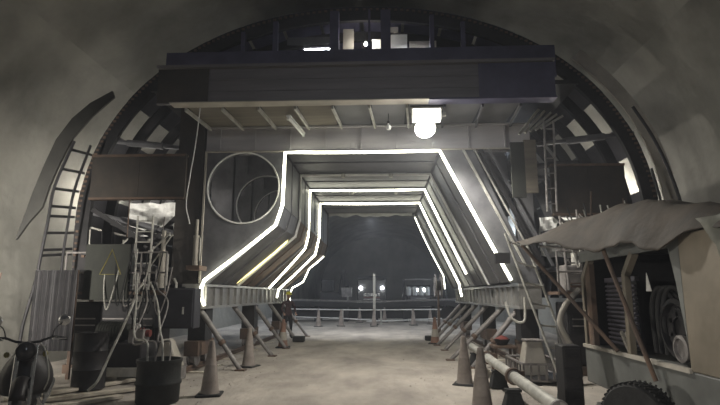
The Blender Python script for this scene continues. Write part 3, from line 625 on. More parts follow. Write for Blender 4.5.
# ------------------------------------------------------------------ motorbike (front towards the camera)
mk = thing('motorbike', 'dark motorbike with wide handlebar and mirror parked by the wall', 'motorbike')
def wheel(x, nm):
    ty = MB().tube([(x + .25 * math.cos(k * math.tau / 32), 0, .30 + .25 * math.sin(k * math.tau / 32)) for k in range(32)], .05, 10, True).build('tyre', 'rubber', mk, True)
    MB().tube([(x + .20 * math.cos(k * math.tau / 32), 0, .30 + .20 * math.sin(k * math.tau / 32)) for k in range(32)], .018, 6, True).build('rim', 'prop', ty, True)
    MB().lathe([(.05, -.06), (.05, .06)], (x, 0, .30), (0, 1, 0), 12).build('hub', 'prop', ty, True)
    s = MB()
    for k in range(10): a = k * math.tau / 10; s.tube([(x, 0, .30), (x + .2 * math.cos(a), 0, .30 + .2 * math.sin(a))], .006, 4)
    s.build('spoke_set', 'chrome', ty, True)
wheel(.62, 'f'); wheel(-.62, 'r')
for sy in (-.09, .09): MB().tube([(.62, sy, .30), (.42, sy, .95)], .026, 8).build('fork', 'chrome', mk, True)
MB().tube(bez([(.30, -.40, 1.02), (.36, -.26, 1.05), (.42, -.1, 1.0), (.42, .1, 1.0), (.36, .26, 1.05), (.30, .40, 1.02)], 5), .015, 8).build('handlebar', 'dark', mk, True)
for sy in (-1, 1):
    MB().tube([(.30, sy * .40, 1.02), (.36, sy * .27, 1.045)], .021, 8).build('grip', 'rubber', mk, True)
    MB().tube([(.38, sy * .29, 1.05), (.44, sy * .25, 1.03), (.40, sy * .40, 1.03)], .008, 6).build('brake_lever', 'chrome', mk, True)
    ms = MB().tube(bez([(.37, sy * .24, 1.05), (.37, sy * .27, 1.15), (.36, sy * .34, 1.22)], 4), .007, 6).build('mirror_stem', 'dark', mk, True)
    MB().lathe([(.02, -.02), (.06, -.012), (.068, .006), (.06, .012)], (.35, sy * .36, 1.25), (-1, 0, .1), 18).build('mirror', 'chrome', ms, True)
    MB().lathe([(.01, 0), (.03, .01), (.035, .04), (.01, .06)], (.45, sy * .17, .86), (.3, sy, 0), 12).build('turn_signal', 'yellow', mk, True)
MB().lathe([(.04, -.14), (.10, -.08), (.115, 0), (.105, .03), (.02, .05)], (.50, 0, .90), (1, 0, .05), 20).build('headlight', 'bike', mk, True)
MB().lathe([(.01, .0), (.09, .0), (.06, .03), (.01, .04)], (.525, 0, .90), (1, 0, .05), 18).build('headlight_lens', 'glass_dark', mk, True)
mb = MB(); vs = []                                   # leg shield: curved shell
for j in range(9):
    z = .38 + .50 * j / 8; wv = .12 + .17 * math.sin(math.pi * min(1, .25 + j / 11))
    for i in range(9): u = i / 4 - 1; vs.append((.47 - .20 * u * u - .12 * (z - .4) / .5, u * wv, z))
mb.add(vs, [(j * 9 + i, j * 9 + i + 1, (j + 1) * 9 + i + 1, (j + 1) * 9 + i) for j in range(8) for i in range(8)])
o = mb.build('leg_shield', 'bike', mk, True); o.modifiers.new('t', 'SOLIDIFY').thickness = .02
mb = MB(); vs = []                                   # front fender
for j in range(11):
    a = R(20 + 120 * j / 10)
    for i in range(5): u = i / 2 - 1; rr = .335 - .03 * u * u; vs.append((.62 + rr * math.cos(a), .075 * u, .30 + rr * math.sin(a)))
mb.add(vs, [(j * 5 + i, j * 5 + i + 1, (j + 1) * 5 + i + 1, (j + 1) * 5 + i) for j in range(10) for i in range(4)])
o = mb.build('front_fender', 'bike', mk, True); o.modifiers.new('t', 'SOLIDIFY').thickness = .008
def loft(secs, n=14):                                # sections (x, halfwidth, zbottom, ztop)
    m = MB(); vs = []
    for x, hw, zb, zt in secs:
        for k in range(n):
            a = k * math.tau / n; c, s = math.cos(a), math.sin(a)
            vs.append((x, hw * math.copysign(abs(c) ** .6, c), (zb + zt) / 2 + (zt - zb) / 2 * math.copysign(abs(s) ** .6, s)))
    q = len(secs)
    return m.add(vs, [(j * n + k, j * n + (k + 1) % n, (j + 1) * n + (k + 1) % n, (j + 1) * n + k) for j in range(q - 1) for k in range(n)] + [tuple(range(n - 1, -1, -1)), tuple(range((q - 1) * n, q * n))])
loft([(.36, .05, .78, .86), (.25, .14, .66, .92), (.08, .16, .62, .90), (-.05, .10, .64, .80)]).build('fuel_tank', 'bike', mk, True)
loft([(-.02, .09, .70, .80), (-.15, .13, .70, .80), (-.5, .14, .71, .83), (-.75, .10, .76, .86)]).build('seat', 'rubber', mk, True)
loft([(-.3, .08, .55, .68), (-.6, .11, .56, .72), (-.88, .05, .66, .74)]).build('tail_panel', 'bike', mk, True)
loft([(.28, .08, .26, .42), (.15, .15, .22, .52), (-.1, .16, .22, .5), (-.22, .1, .26, .44)]).build('engine', 'dark', mk, True)
MB().tube(bez([(.2, .14, .32), (.1, .18, .2), (-.3, .19, .25), (-.8, .2, .38)], 4), [.02] * 4 + [.025] * 4 + [.045] * 5, 8).build('exhaust', 'chrome', mk, True)
MB().tube([(.40, 0, .86), (.1, 0, .55), (-.25, 0, .5), (-.62, 0, .30)], .025, 8).build('frame_tube', 'dark', mk, True)
MB().tube([(-.1, -.1, .25), (-.05, -.25, .0)], .012, 6).build('kickstand', 'dark', mk, True)
MB().tube(bez([(.40, .12, 1.0), (.52, .2, .9), (.5, .26, .6), (.3, .2, .4)], 5), .008, 6).build('brake_cable', 'hose', mk, True)
mk.location = (-4.33, 7.2, ground_z(-4.3, 7.2)); mk.rotation_euler = (0, 0, R(-62)); mk.scale = (1.08, 1.08, 1.08)

# ------------------------------------------------------------------ pump pipe and its stands
X0 = 2.50
for k, (ya, yb) in enumerate(((6.25, 8.68), (8.72, 11.2), (11.24, 13.6))):
    t = thing('pump_pipe', '%s concrete pump pipe on low stands' % ('near pale length of' if k == 0 else 'middle pale length of' if k == 1 else 'far pale length of'), 'pipe', (X0, (ya + yb) / 2, .35), 'concrete pump pipe lengths')
    xa, xb = X0 + .03 * (ya - 6.25), X0 + .03 * (yb - 6.25)
    MB().tube([(xa, ya, .38), (xb, yb, .38)], .085, 16).build('pipe_tube', 'pale_steel', t, True)
    for y, x in ((ya, xa), (yb, xb)): MB().lathe([(.085, -.03), (.105, -.025), (.105, .02), (.085, .02)], (x, y + (.03 if y == ya else -.02), .38), (0, 1, 0), 16).build('flange', 'prop', t, True)
for k, (x, y) in enumerate(((2.57, 8.7), (2.65, 11.22))):
    t = thing('pipe_clamp', 'dark coupling clamp around the %s joint of the pump pipe' % ('near' if k == 0 else 'far'), 'clamp', (x, y, .28), 'pump pipe clamps')
    MB().lathe([(.108, -.05), (.13, -.045), (.13, .045), (.108, .05)], (x, y, .38), (0, 1, 0), 18).build('clamp_ring', 'rust', t, True)
    MB().box((x + .14, y, .42), (.06, .07, .09)).build('clamp_lever', 'rust', t)
for k, (x, y, tx) in enumerate(((2.40, 8.05, 'black tapered stand under the near pump pipe'), (2.60, 10.0, 'black tapered stand under the middle of the pump pipe'), (2.68, 12.9, 'black tapered stand under the far end of the pump pipe'))):
    t = thing('pipe_stand', tx, 'stand', (x, y, 0), 'pump pipe stands')
    MB().add([(x - .16, y - .14, 0), (x + .16, y - .14, 0), (x + .16, y + .14, 0), (x - .16, y + .14, 0), (x - .09, y - .08, .27), (x + .09, y - .08, .27), (x + .09, y + .08, .27), (x - .09, y + .08, .27)],
             [(0, 3, 2, 1), (4, 5, 6, 7), (0, 1, 5, 4), (1, 2, 6, 5), (2, 3, 7, 6), (3, 0, 4, 7)]).build('stand_body', 'rubber', t, bevel=.01)
    MB().lathe([(.092, -.07), (.092, .07), (.12, .07), (.12, -.07)], (x + .03, y, .38), (0, 1, 0), 14).build('saddle', 'rubber', t, True) if False else MB().bb(x - .11, x + .11, y - .08, y + .08, .265, .30).build('saddle', 'rubber', t)

# ------------------------------------------------------------------ crate, bucket, ladder on the pipe side
ct = thing('steel_crate', 'open steel crate with upright bars on the floor beyond the pipe', 'crate', (3.55, 11.0, 0))
for z in (.06, .36): MB().tube([(3.15, 10.35, z), (4.0, 10.35, z), (4.0, 11.75, z), (3.15, 11.75, z)], .028, 4, True).build('rim', 'prop', ct)
for i in range(7):
    for x, y in ((3.15, 10.35 + i * 1.4 / 6),) + (((3.15 + i * .85 / 6, 10.35),) if 0 < i else ()): MB().bb(x - .018, x + .018, y - .018, y + .018, .06, .36).build('upright', 'prop', ct)
MB().bb(3.15, 4.0, 10.35, 11.75, .03, .06).build('crate_floor', 'dark', ct)
gb = thing('grey_box', 'pale grey tapered box standing in the steel crate', 'box', (3.5, 11.2, .06))
MB().add([(3.28, 10.95, .06), (3.8, 10.95, .06), (3.8, 11.4, .06), (3.28, 11.4, .06), (3.40, 11.0, .72), (3.72, 11.0, .72), (3.72, 11.3, .72), (3.40, 11.3, .72)],
         [(0, 3, 2, 1), (4, 5, 6, 7), (0, 1, 5, 4), (1, 2, 6, 5), (2, 3, 7, 6), (3, 0, 4, 7)]).build('box_body', 'pale_sheet', gb, bevel=.02)
MB().bb(3.38, 3.74, 10.98, 11.32, .72, .76).build('box_lid', 'prop', gb, bevel=.01)
ft = thing('feed_table', 'small rusty table with a pan and red lid near the pump pipe', 'table', (3.15, 12.1, 0))
MB().bb(2.92, 3.42, 11.85, 12.35, .50, .55).build('table_top', 'rust', ft)
for x in (2.97, 3.37):
    for y in (11.9, 12.3): MB().bb(x - .025, x + .025, y - .025, y + .025, 0, .5).build('leg', 'rust', ft)
pn = thing('pan', 'round dark pan with a red rim on the small rusty table', 'pan', (3.15, 12.1, .55))
MB().lathe([(.10, 0), (.17, .12), (.18, .12), (.11, -.0)], (3.15, 12.1, .56), n=18).build('pan_body', 'dark', pn, True)
MB().lathe([(.02, .2), (.1, .17), (.16, .125), (.02, .12)], (3.15, 12.1, .56), n=18).build('pan_lid', 'red', pn, True)
def ladder(name, label, a0, a1, b0, b1, n, r, m):
    t = thing(name, label, 'ladder', tuple(a0)); a0, a1, b0, b1 = map(Vector, (a0, a1, b0, b1))
    MB().tube([a0, a1], r, 8).build('stile', m, t, True); MB().tube([b0, b1], r, 8).build('stile', m, t, True)
    for k in range(n):
        q = (k + .6) / n; MB().tube([a0.lerp(a1, q), b0.lerp(b1, q)], r * .75, 6).build('rung', m, t, True)
ladder('leaning_ladder', 'pale metal ladder leaning in front of the pipe-side sill', (3.82, 10.25, 0), (3.02, 10.75, 2.9), (4.25, 10.6, 0), (3.5, 11.0, 2.75), 7, .026, 'pale_steel')
tag(MB().tube(bez([(3.2, 11.8, 1.5), (3.3, 11.7, 1.15), (3.55, 11.65, 1.1), (3.6, 11.7, 1.6)], 6), .03, 8).build('hook_hose', 'hose', smooth=True), 'short pale hose looping under the pipe-side sill', 'hose')
# boxy switch gear and clutter on the pipe-side catwalk
for k, (x, y, z, sx, sy, sz, m, tx) in enumerate(((4.55, 11.3, 1.72, .5, .35, .55, 'prop', 'small grey junction box on the pipe-side catwalk by the ladder'), (5.15, 11.35, 1.72, .45, .35, .8, 'dark', 'tall dark junction box on the pipe-side catwalk'),
                                                  (5.8, 11.3, 1.72, .55, .4, .45, 'rust', 'rusty junction box at the outer end of the pipe-side catwalk'))):
    t = thing('junction_box', tx, 'junction box', (x, y, z))
    MB().bb(x - sx / 2, x + sx / 2, y - sy / 2, y + sy / 2, z, z + sz).build('box_body', m, t, bevel=.015)
    d_ = MB().bb(x - sx / 2 + .03, x + sx / 2 - .03, y - sy / 2 - .02, y - sy / 2, z + .03, z + sz - .03).build('box_door', m, t, bevel=.008)
    MB().bb(x + sx / 2 - .09, x + sx / 2 - .06, y - sy / 2 - .045, y - sy / 2 - .02, z + sz * .4, z + sz * .6).build('latch', 'chrome', d_)
for k in range(9):
    x = 4.3 + .17 * k; zt = 3.3 + .25 * math.sin(k * 2.3); zb = 2.2 + .2 * math.sin(k * 1.7)
    hose('cable_loop', '%s cable loop over the pipe-side catwalk, %s from the leaning ladder' % (('pale', 'black', 'silvery')[k % 3], ('first', 'second', 'third', 'fourth', 'fifth', 'sixth', 'seventh', 'eighth', 'ninth')[k]), [(x, 11.2, zt), (x + .08, 10.95, (zt + zb) / 2), (x + .2, 10.85, zb), (x + .3, 10.95, (zt + zb) / 2 + .2), (x + .36, 11.2, zt + .1)], .016, ('hose', 'rubber', 'pale_steel')[k % 3], 'cable', 'tangled cables over the pipe-side catwalk')
for k in range(6):
    x = -5.4 + .22 * k; zt = 2.1 + .3 * math.sin(k * 2.3)
    hose('cable_loop', '%s cable loop on the drum-side catwalk rail, %s from the warning board end' % (('pale', 'black', 'grey')[k % 3], ('first', 'second', 'third', 'fourth', 'fifth', 'sixth')[k]), [(x, 10.93, zt + .35), (x + .06, 10.8, zt - .3), (x + .18, 10.75, 1.35 + .1 * math.sin(k)), (x + .3, 10.8, zt - .2), (x + .34, 10.93, zt + .4)], .014, ('hose', 'rubber', 'prop')[k % 3], 'cable', 'tangled cables on the drum-side catwalk')
for k in range(5):                                    # pale bars bundled at the upper right corner
    tag(MB().bar((3.50 + .13 * k, 11.05 + .03 * k, 5.10 + .04 * k), (4.0 + .14 * k, 11.2 + .03 * k, 5.72 - .03 * k), .035, .05).build('steel_bar', 'pale_steel'), '%s bar of the pale steel bundle under the header girder end, counted from the post' % ORD5[k], 'bar', 'bar bundle under the header girder end')

# ------------------------------------------------------------------ machine under the tarp
ma = thing('compressor_trailer', 'boxy grey-cream compressor trailer with open engine bay under a tarp', 'compressor', (4.7, 6.4, 0))
MX = 3.90
MB().bb(MX, 5.75, 3.6, 9.2, .24, .82).build('lower_body', 'machine', ma, bevel=.02)
MB().bb(MX - .03, MX + .04, 6.1, 9.2, .80, .85).build('sill_ledge', 'pale_sheet', ma)
for y, m in ((9.12, 'cream'), (7.58, 'cream')):
    p = MB().bb(MX, MX + .09, y - .05, y + .05, .82, 1.95).build('door_post', m, ma, bevel=.008)
    MB().bar((MX + .045, y, 1.93), (MX + .045, y - .30, 2.22), .09, .09, (1, 0, 0)).build('post_brace', m, p)
MB().bb(MX + .02, MX + .10, 8.82, 9.02, .84, 2.15).build('door_edge', 'rust', ma)
MB().bb(MX, MX + .05, 3.6, 6.12, .82, 2.34).build('end_panel', 'cream', ma, bevel=.01)
MB().add([(MX, 6.12, 1.1), (MX, 6.12, 2.20), (MX, 6.34, 2.20), (MX, 6.24, 1.8), (MX + .04, 6.12, 1.1), (MX + .04, 6.12, 2.20), (MX + .04, 6.34, 2.20), (MX + .04, 6.24, 1.8)],
         [(0, 3, 2, 1), (4, 5, 6, 7), (0, 1, 5, 4), (1, 2, 6, 5), (2, 3, 7, 6), (3, 0, 4, 7)]).build('corner_plate', 'machine', ma)
MB().bb(MX, MX + .06, 6.1, 9.2, 2.20, 2.34).build('fascia', 'machine', ma)
MB().bb(MX, 5.75, 3.6, 9.25, 2.34, 2.38).build('roof', 'machine', ma)
MB().bb(5.70, 5.75, 3.6, 9.2, .82, 2.34).build('rear_panel', 'machine_dark', ma)
MB().bb(MX + .05, 5.70, 9.15, 9.2, .82, 2.34).build('end_wall', 'machine_dark', ma)
rdt = MB().bb(MX + .28, MX + .34, 7.78, 8.80, .86, 1.85).build('radiator', 'machine_dark', ma)
for k in range(14): MB().box((MX + .26, 8.29, .92 + k * .066), (.05, .98, .03), Matrix.Rotation(R(25), 3, 'Y')).build('louvre', 'grille', rdt)
MB().bb(MX + .25, MX + .31, 7.76, 8.82, 1.85, 1.92).build('radiator_cap', 'grille', rdt)
en = MB().bb(MX + .5, 5.3, 6.25, 7.4, .82, 1.5).build('engine_block', 'machine_dark', ma, bevel=.03)
MB().lathe([(.02, 0), (.34, 0), (.36, .02), (.36, .12), (.30, .14), (.30, .05), (.02, .05)], (MX + .32, 6.72, 1.25), (-1, 0, 0), 32).build('fan_shroud', 'dark', en, True)
MB().lathe([(.02, 0), (.15, 0), (.16, .02), (.16, .06), (.12, .07), (.12, .03), (.02, .03)], (MX + .20, 6.55, 1.02), (-1, 0, 0), 24).build('flywheel', 'prop', en, True)
for k in range(6):
    a = k * math.tau / 6; MB().box((MX + .24, 6.72 + .18 * math.cos(a), 1.25 + .18 * math.sin(a)), (.02, .12, .22), Matrix.Rotation(a, 3, 'X')).build('fan_blade', 'dark', en)
MB().lathe([(.02, 0), (.13, 0), (.13, .6), (.02, .62)], (MX + .7, 6.35, 1.62), (0, 1, 0), 16).build('air_filter', 'dark', en, True)
for k in range(3): MB().tube(bez([(MX + .5, 6.8 + .15 * k, 1.5), (MX + .3, 6.9 + .15 * k, 1.75), (MX + .22, 7.0 + .14 * k, 1.5), (MX + .25, 7.05 + .14 * k, .9)], 6), .03, 8).build('coolant_hose', 'rubber', en, True)
MB().add([(MX + .20, 7.22, 1.70), (MX + .20, 7.36, 1.70), (MX + .20, 7.32, 1.95), (MX + .21, 7.22, 1.70), (MX + .21, 7.36, 1.70), (MX + .21, 7.32, 1.95)], [(0, 1, 2), (5, 4, 3), (0, 3, 4, 1), (1, 4, 5, 2), (2, 5, 3, 0)]).build('paper_tag', 'white', en)
for a, b in ((7.7, 7.9), (7.85, 8.05)): MB().bar((MX + .12, a, .86), (MX + .12, b, 1.12), .03, .05).build('wiper_bar', 'pale_sheet', ma)
def big_wheel(par, x, y, rr, wd):
    ty = MB().lathe([(rr * .55, -wd / 2), (rr * .92, -wd / 2), (rr, -wd * .36), (rr, wd * .36), (rr * .92, wd / 2), (rr * .55, wd / 2)], (x, y, rr - .02), (1, 0, 0), 40).build('tyre' if par is ma else 'carcass', 'rubber', par, True)
    tl = MB()
    for k in range(40):
        a = k * math.tau / 40; M = Matrix.Rotation(a, 3, 'X')
        for sx in (-1, 1): tl.box(Vector((x + sx * wd * .23, y, rr - .02)) + M @ Vector((0, 0, rr + .004)), (wd * .4, .022, .02), M @ Matrix.Rotation(sx * .35, 3, 'Z'))
    tl.build('tread', 'rubber', ty)
    MB().lathe([(.03, -wd * .3), (rr * .3, -wd * .35), (rr * .55, -wd * .44), (rr * .55, wd * .4)], (x, y, rr - .02), (1, 0, 0), 24).build('rim', 'prop', ty, True)
big_wheel(ma, 4.20, 5.2, .30, .22); big_wheel(ma, 4.20, 8.3, .30, .22)
sp = thing('spare_tyre', 'worn black tyre with lugged tread standing in front of the compressor trailer', 'tyre')
big_wheel(sp, 0, 0, .36, .30)
sp.location = (3.30, 6.12, 0); sp.rotation_euler = (0, 0, R(38))
MB().bb(4.4, 5.4, 3.7, 8.9, .14, .24).build('chassis', 'dark', ma)
MB().bb(4.6, 4.75, 9.2, 9.9, .30, .40).build('tow_bar', 'dark', ma)
# tarp draped over it, reaching out as an awning
mb = MB(); nu, nv = 52, 44; vs = []
def lerp_tab(tab, v):
    for (a, fa), (b, fb) in zip(tab[:-1], tab[1:]):
        if v <= b: return fa + (fb - fa) * (v - a) / (b - a)
    return tab[-1][1]
RIDGE = [(4.2, 2.47), (5.2, 2.52), (6.0, 2.66), (7.0, 2.86), (8.0, 2.98), (8.8, 2.96), (9.6, 2.72)]
EDGE_Z = [(4.2, 2.34), (5.2, 2.34), (5.7, 2.36), (6.2, 2.16), (6.9, 2.34), (7.4, 2.26), (8.0, 2.30), (8.7, 2.52), (9.6, 2.56)]
EDGE_X = [(4.2, 3.86), (5.5, 3.84), (6.2, 3.70), (7.4, 3.55), (8.2, 3.25), (9.0, 2.95), (9.6, 2.82)]
for j in range(nu + 1):
    y = 4.2 + 5.4 * j / nu
    rz, ez, ex_ = lerp_tab(RIDGE, y), lerp_tab(EDGE_Z, y), lerp_tab(EDGE_X, y)
    for i in range(nv + 1):
        v = i / nv
        if v < .5: t = v / .5; x = 5.85 - 1.75 * t; z = rz - .10 * (1 - t)
        else: t = (v - .5) / .5; x = 4.10 + (ex_ - 4.10) * t ** .75; z = rz + (ez - rz) * t ** 1.35
        n_ = .07 * mnoise.noise((x * 1.6, y * 1.5, 1.0)) + .05 * mnoise.noise((x * 4.2, y * 3.1, 9)) + .02 * mnoise.noise((x * 9, y * 8, 4)); vs.append((x + n_, y, z + n_))
mb.add(vs, [(j * (nv + 1) + i, j * (nv + 1) + i + 1, (j + 1) * (nv + 1) + i + 1, (j + 1) * (nv + 1) + i) for j in range(nu) for i in range(nv)])
o = mb.build('tarpaulin', 'tarp', smooth=True); o.modifiers.new('t', 'SOLIDIFY').thickness = .012
tag(o, 'large dusty brown tarpaulin stretched over the compressor trailer as an awning', 'tarpaulin')
mb = MB(); vs = []
for j in range(15):
    z = 2.44 - .85 * j / 14
    for i in range(13):
        u = i / 12; y = 4.4 + (1.15 - .55 * (j / 14) ** .7 + .06 * mnoise.noise((j * .5, 0, 2))) * u
        vs.append((MX - .07 - .05 * mnoise.noise((u * 5, z * 2, 4)) - .03 * math.sin(u * 14), y, z))
mb.add(vs, [(j * 13 + i, j * 13 + i + 1, (j + 1) * 13 + i + 1, (j + 1) * 13 + i) for j in range(14) for i in range(12)])
o = mb.build('hanging_flap', 'tarp_green', smooth=True); o.modifiers.new('t', 'SOLIDIFY').thickness = .01
tag(o, 'torn grey-green cloth flap hanging over the cream end panel', 'cloth')
for k, (a, b, tx) in enumerate((((2.95, 9.2, 2.50), (3.82, 7.75, .87), 'dark pole slanting from the awning tip to the trailer ledge'), ((3.60, 7.45, 2.30), (3.82, 6.75, .62), 'dark pole slanting from the awning edge to the trailer side'))):
    tag(MB().tube([a, b], .03, 8).build('awning_pole', 'rust', smooth=True), tx, 'pole', 'poles of the awning')
tag(MB().tube([(3.15, 8.9, 2.46), (3.50, 8.9, 2.44), (4.0, 8.8, 2.42)], .02, 6).build('awning_bar', 'chrome', smooth=True), 'short shiny bar under the awning cloth', 'bar')
bc = thing('black_tool_chest', 'tall black tool chest standing at the end of the compressor trailer', 'tool chest', (3.15, 7.8, 0))
MB().bb(3.02, 3.28, 7.65, 8.0, .02, .95).build('chest_body', 'machine_dark', bc, bevel=.015)
for k in range(3):
    q = MB().bb(3.04, 3.26, 7.63, 7.65, .08 + k * .29, .34 + k * .29).build('drawer', 'machine_dark', bc, bevel=.006); MB().bb(3.10, 3.20, 7.61, 7.63, .22 + k * .29, .24 + k * .29).build('handle', 'dark', q)
wp = thing('paper_carton', 'small white carton on the floor between tool chest and tyre', 'carton', (3.45, 7.3, 0))
MB().box((3.45, 7.3, .13), (.22, .2, .26), Matrix.Rotation(.3, 3, 'Z')).build('carton_body', 'white', wp, bevel=.01); MB().box((3.45, 7.3, .263), (.05, .2, .004), Matrix.Rotation(.3, 3, 'Z')).build('tape', 'rust', wp)
for k in range(3):
    hose('thick_hose', 'thick %s hose slung over the end of the compressor trailer' % ('grey-green', 'dark grey', 'pale')[k], [(3.70, 8.95 - .11 * k, 1.62 + .06 * (k % 3)), (3.52 - .03 * k, 8.9 - .11 * k, 1.5), (3.36 - .02 * k, 8.8 - .11 * k, 1.15 + .03 * k), (3.40 + .04 * k, 8.75 - .11 * k, .75), (3.28 + .05 * k, 8.6 - .11 * k, .3), (3.2 + .06 * k, 8.5 - .11 * k, .05)], .045, ('machine', 'prop', 'pale_sheet')[k % 3], 'hose', 'thick hoses at the end of the trailer')

# ------------------------------------------------------------------ worker with a yellow helmet
def skin_body(name, joints, edges, parent):
    me = bpy.data.meshes.new(name); names = list(joints); idx = {k: i for i, k in enumerate(names)}
    me.from_pydata([joints[k][0] for k in names], [(idx[a], idx[b]) for a, b in edges], [])
    o = bpy.data.objects.new(name, me); COL.objects.link(o)
    sk = o.modifiers.new('skin', 'SKIN'); sk.use_smooth_shade = True; sk.branch_smoothing = .3
    if not me.skin_vertices:
        me.attributes.new('skin', 'FLOAT', 'POINT') if False else None
    bm = bmesh.new(); bm.from_mesh(me); L = bm.verts.layers.skin.verify(); bm.verts.ensure_lookup_table()
    for k, i in idx.items(): r = joints[k][1]; bm.verts[i][L].radius = r if isinstance(r, tuple) else (r, r); bm.verts[i][L].use_root = (k == 'pelvis')
    bm.to_mesh(me); bm.free()
    o.modifiers.new('sub', 'SUBSURF').levels = 2
    dg = bpy.context.evaluated_depsgraph_get(); ev = o.evaluated_get(dg); m2 = bpy.data.meshes.new_from_object(ev)
    o.modifiers.clear(); o.data = m2; m2.shade_smooth(); o.parent = parent
    return o
WK = thing('person', 'worker in dark maroon jacket and yellow helmet standing by the far props', 'person', (-3.22, 20.6, ground_z(-3.2, 20.6)))
J = {'pelvis': ((0, 0, .93), (.15, .11)), 'belly': ((0, -.01, 1.10), (.145, .10)), 'chest': ((0, -.02, 1.30), (.17, .11)), 'neck': ((0, -.02, 1.48), .055), 'neck2': ((0, -.03, 1.54), .052),
     'head': ((0, -.045, 1.63), (.078, .09)), 'crown': ((0, -.04, 1.70), (.07, .08))}
E = [('pelvis', 'belly'), ('belly', 'chest'), ('chest', 'neck'), ('neck', 'neck2'), ('neck2', 'head'), ('head', 'crown')]
for s_, q in ((-1, 'l'), (1, 'r')):
    J.update({q + 'sh': ((s_ * .18, -.01, 1.41), .065), q + 'el': ((s_ * .27, -.02, 1.14), .048), q + 'wr': ((s_ * .24, -.20, .98), .033), q + 'pa': ((s_ * .235, -.26, .945), (.036, .02)),
              q + 'hip': ((s_ * .10, 0, .86), .095), q + 'kn': ((s_ * .12, -.03, .48), .062), q + 'an': ((s_ * .13, .02, .10), .045), q + 'to': ((s_ * .15, -.14, .045), (.045, .035))})
    E += [('chest', q + 'sh'), (q + 'sh', q + 'el'), (q + 'el', q + 'wr'), (q + 'wr', q + 'pa'), ('pelvis', q + 'hip'), (q + 'hip', q + 'kn'), (q + 'kn', q + 'an'), (q + 'an', q + 'to')]
    for k, (dx, ln) in enumerate(((-.03, .07), (-.01, .08), (.01, .078), (.03, .06))):
        J[q + 'f%d' % k] = ((s_ * .235 + dx, -.31, .925), .009); J[q + 'g%d' % k] = ((s_ * .235 + dx, -.29 - ln * .6, .89), .008)
        E += [(q + 'pa', q + 'f%d' % k), (q + 'f%d' % k, q + 'g%d' % k)]
    J[q + 't0'] = ((s_ * .195, -.26, .955), .010); J[q + 't1'] = ((s_ * .18, -.30, .94), .009); E += [(q + 'pa', q + 't0'), (q + 't0', q + 't1')]
body = skin_body('body', J, E, WK)
for m in ('cloth_maroon', 'cloth_dark', 'skin', 'rubber'): body.data.materials.append(MATS[m])
for p in body.data.polygons:
    c = p.center; p.material_index = 2 if (c.z > 1.50 or (c.y < -.215 and c.z > .8)) else 3 if c.z < .12 else 1 if c.z < .90 else 0
WPOS[WK.name] = Vector((0, 0, 0))
hl = MB().lathe([(.145, .0), (.14, .012), (.118, .015), (.112, .06), (.085, .105), (.04, .128), (.005, .132)], (0, -.045, 1.68), n=24).build('helmet', 'hat', WK, True)
MB().lathe([(.02, 0), (.017, .02), (.005, .034)], (0, -.125, 1.625), (0, -1, -.3), 8).build('nose', 'skin', WK, True)
for s_ in (-1, 1):
    MB().lathe([(.002, -.01), (.011, 0), (.002, .01)], (s_ * .032, -.128, 1.655), (0, -1, 0), 8).build('eye', 'dark', WK, True)
    MB().lathe([(.004, -.012), (.026, 0), (.004, .012)], (s_ * .085, -.04, 1.635), (s_, 0, 0), 8).build('ear', 'skin', WK, True)
MB().bb(-.025, .025, -.132, -.118, 1.572, 1.58).build('mouth', 'red', WK)
WK.rotation_euler.z = R(28)

# ------------------------------------------------------------------ far end: barrier, bridge, vehicles
bf = thing('barrier_rail', 'pale two-rail pipe barrier across the tunnel beyond the trolley', 'barrier', (0, 30.5, 0))
MB().tube([(-5.2, 30.5, .86), (-1, 30.5, .80), (3.8, 30.5, .84)], .035, 6).build('rail', 'white', bf, True)
MB().tube([(-5.2, 30.5, .42), (-2, 30.5, .34), (.6, 30.5, .18), (3.8, 30.5, .34)], .03, 6).build('rail', 'white', bf, True)
MB().tube([(-.5, 30.5, .16), (1.5, 30.5, .24), (3.8, 30.5, .18)], .025, 6).build('rail', 'white', bf, True)
for x in (-4.6, -1.85, .35, 2.15, 3.6): MB().tube([(x, 30.5, 0), (x, 30.5, .86)], .045, 8).build('barrier_post', 'pale_steel', bf, True)
mp = thing('marker_post', 'tall pale marker post standing in the middle of the barrier', 'post', (-.02, 30.0, 0))
MB().bb(-.09, .05, 29.95, 30.05, .05, 2.85).build('post_shaft', 'pale_steel', mp); MB().bb(-.25, .21, 29.8, 30.2, 0, .05).build('post_foot', 'rubber', mp)
tb = thing('trestle_bridge', 'long dark steel trestle bridge lying across behind the barrier', 'bridge', (0, 35, 0))
MB().add([(x, y, z) for x, z in ((-6.2, 1.30), (-3, 1.22), (0, 1.16), (3, 1.24), (6.2, 1.36)) for y, z in ((33.5, z), (36.5, z), (36.5, z - .3), (33.5, z - .3))],
         [(i * 4 + a, i * 4 + (a + 1) % 4, i * 4 + 4 + (a + 1) % 4, i * 4 + 4 + a) for i in range(4) for a in range(4)] + [(0, 1, 2, 3), (19, 18, 17, 16)]).build('bridge_deck', 'dark', tb)
MB().tube([(-6.2, 33.5, 1.38), (-3, 33.5, 1.30), (0, 33.5, 1.24), (3, 33.5, 1.32), (6.2, 33.5, 1.44)], .05, 6).build('edge_rail', 'prop', tb, True)
for k in range(7): x = -5.7 + k * 1.9; MB().bb(x - .12, x + .12, 33.7, 36.3, 0, .98).build('trestle_leg', 'dark', tb)
for k in range(6): x = -5.6 + k * 1.9; MB().bb(x, x + 1.68, 34.4, 34.46, .15, .9).build('skirt_panel', 'dark', tb)
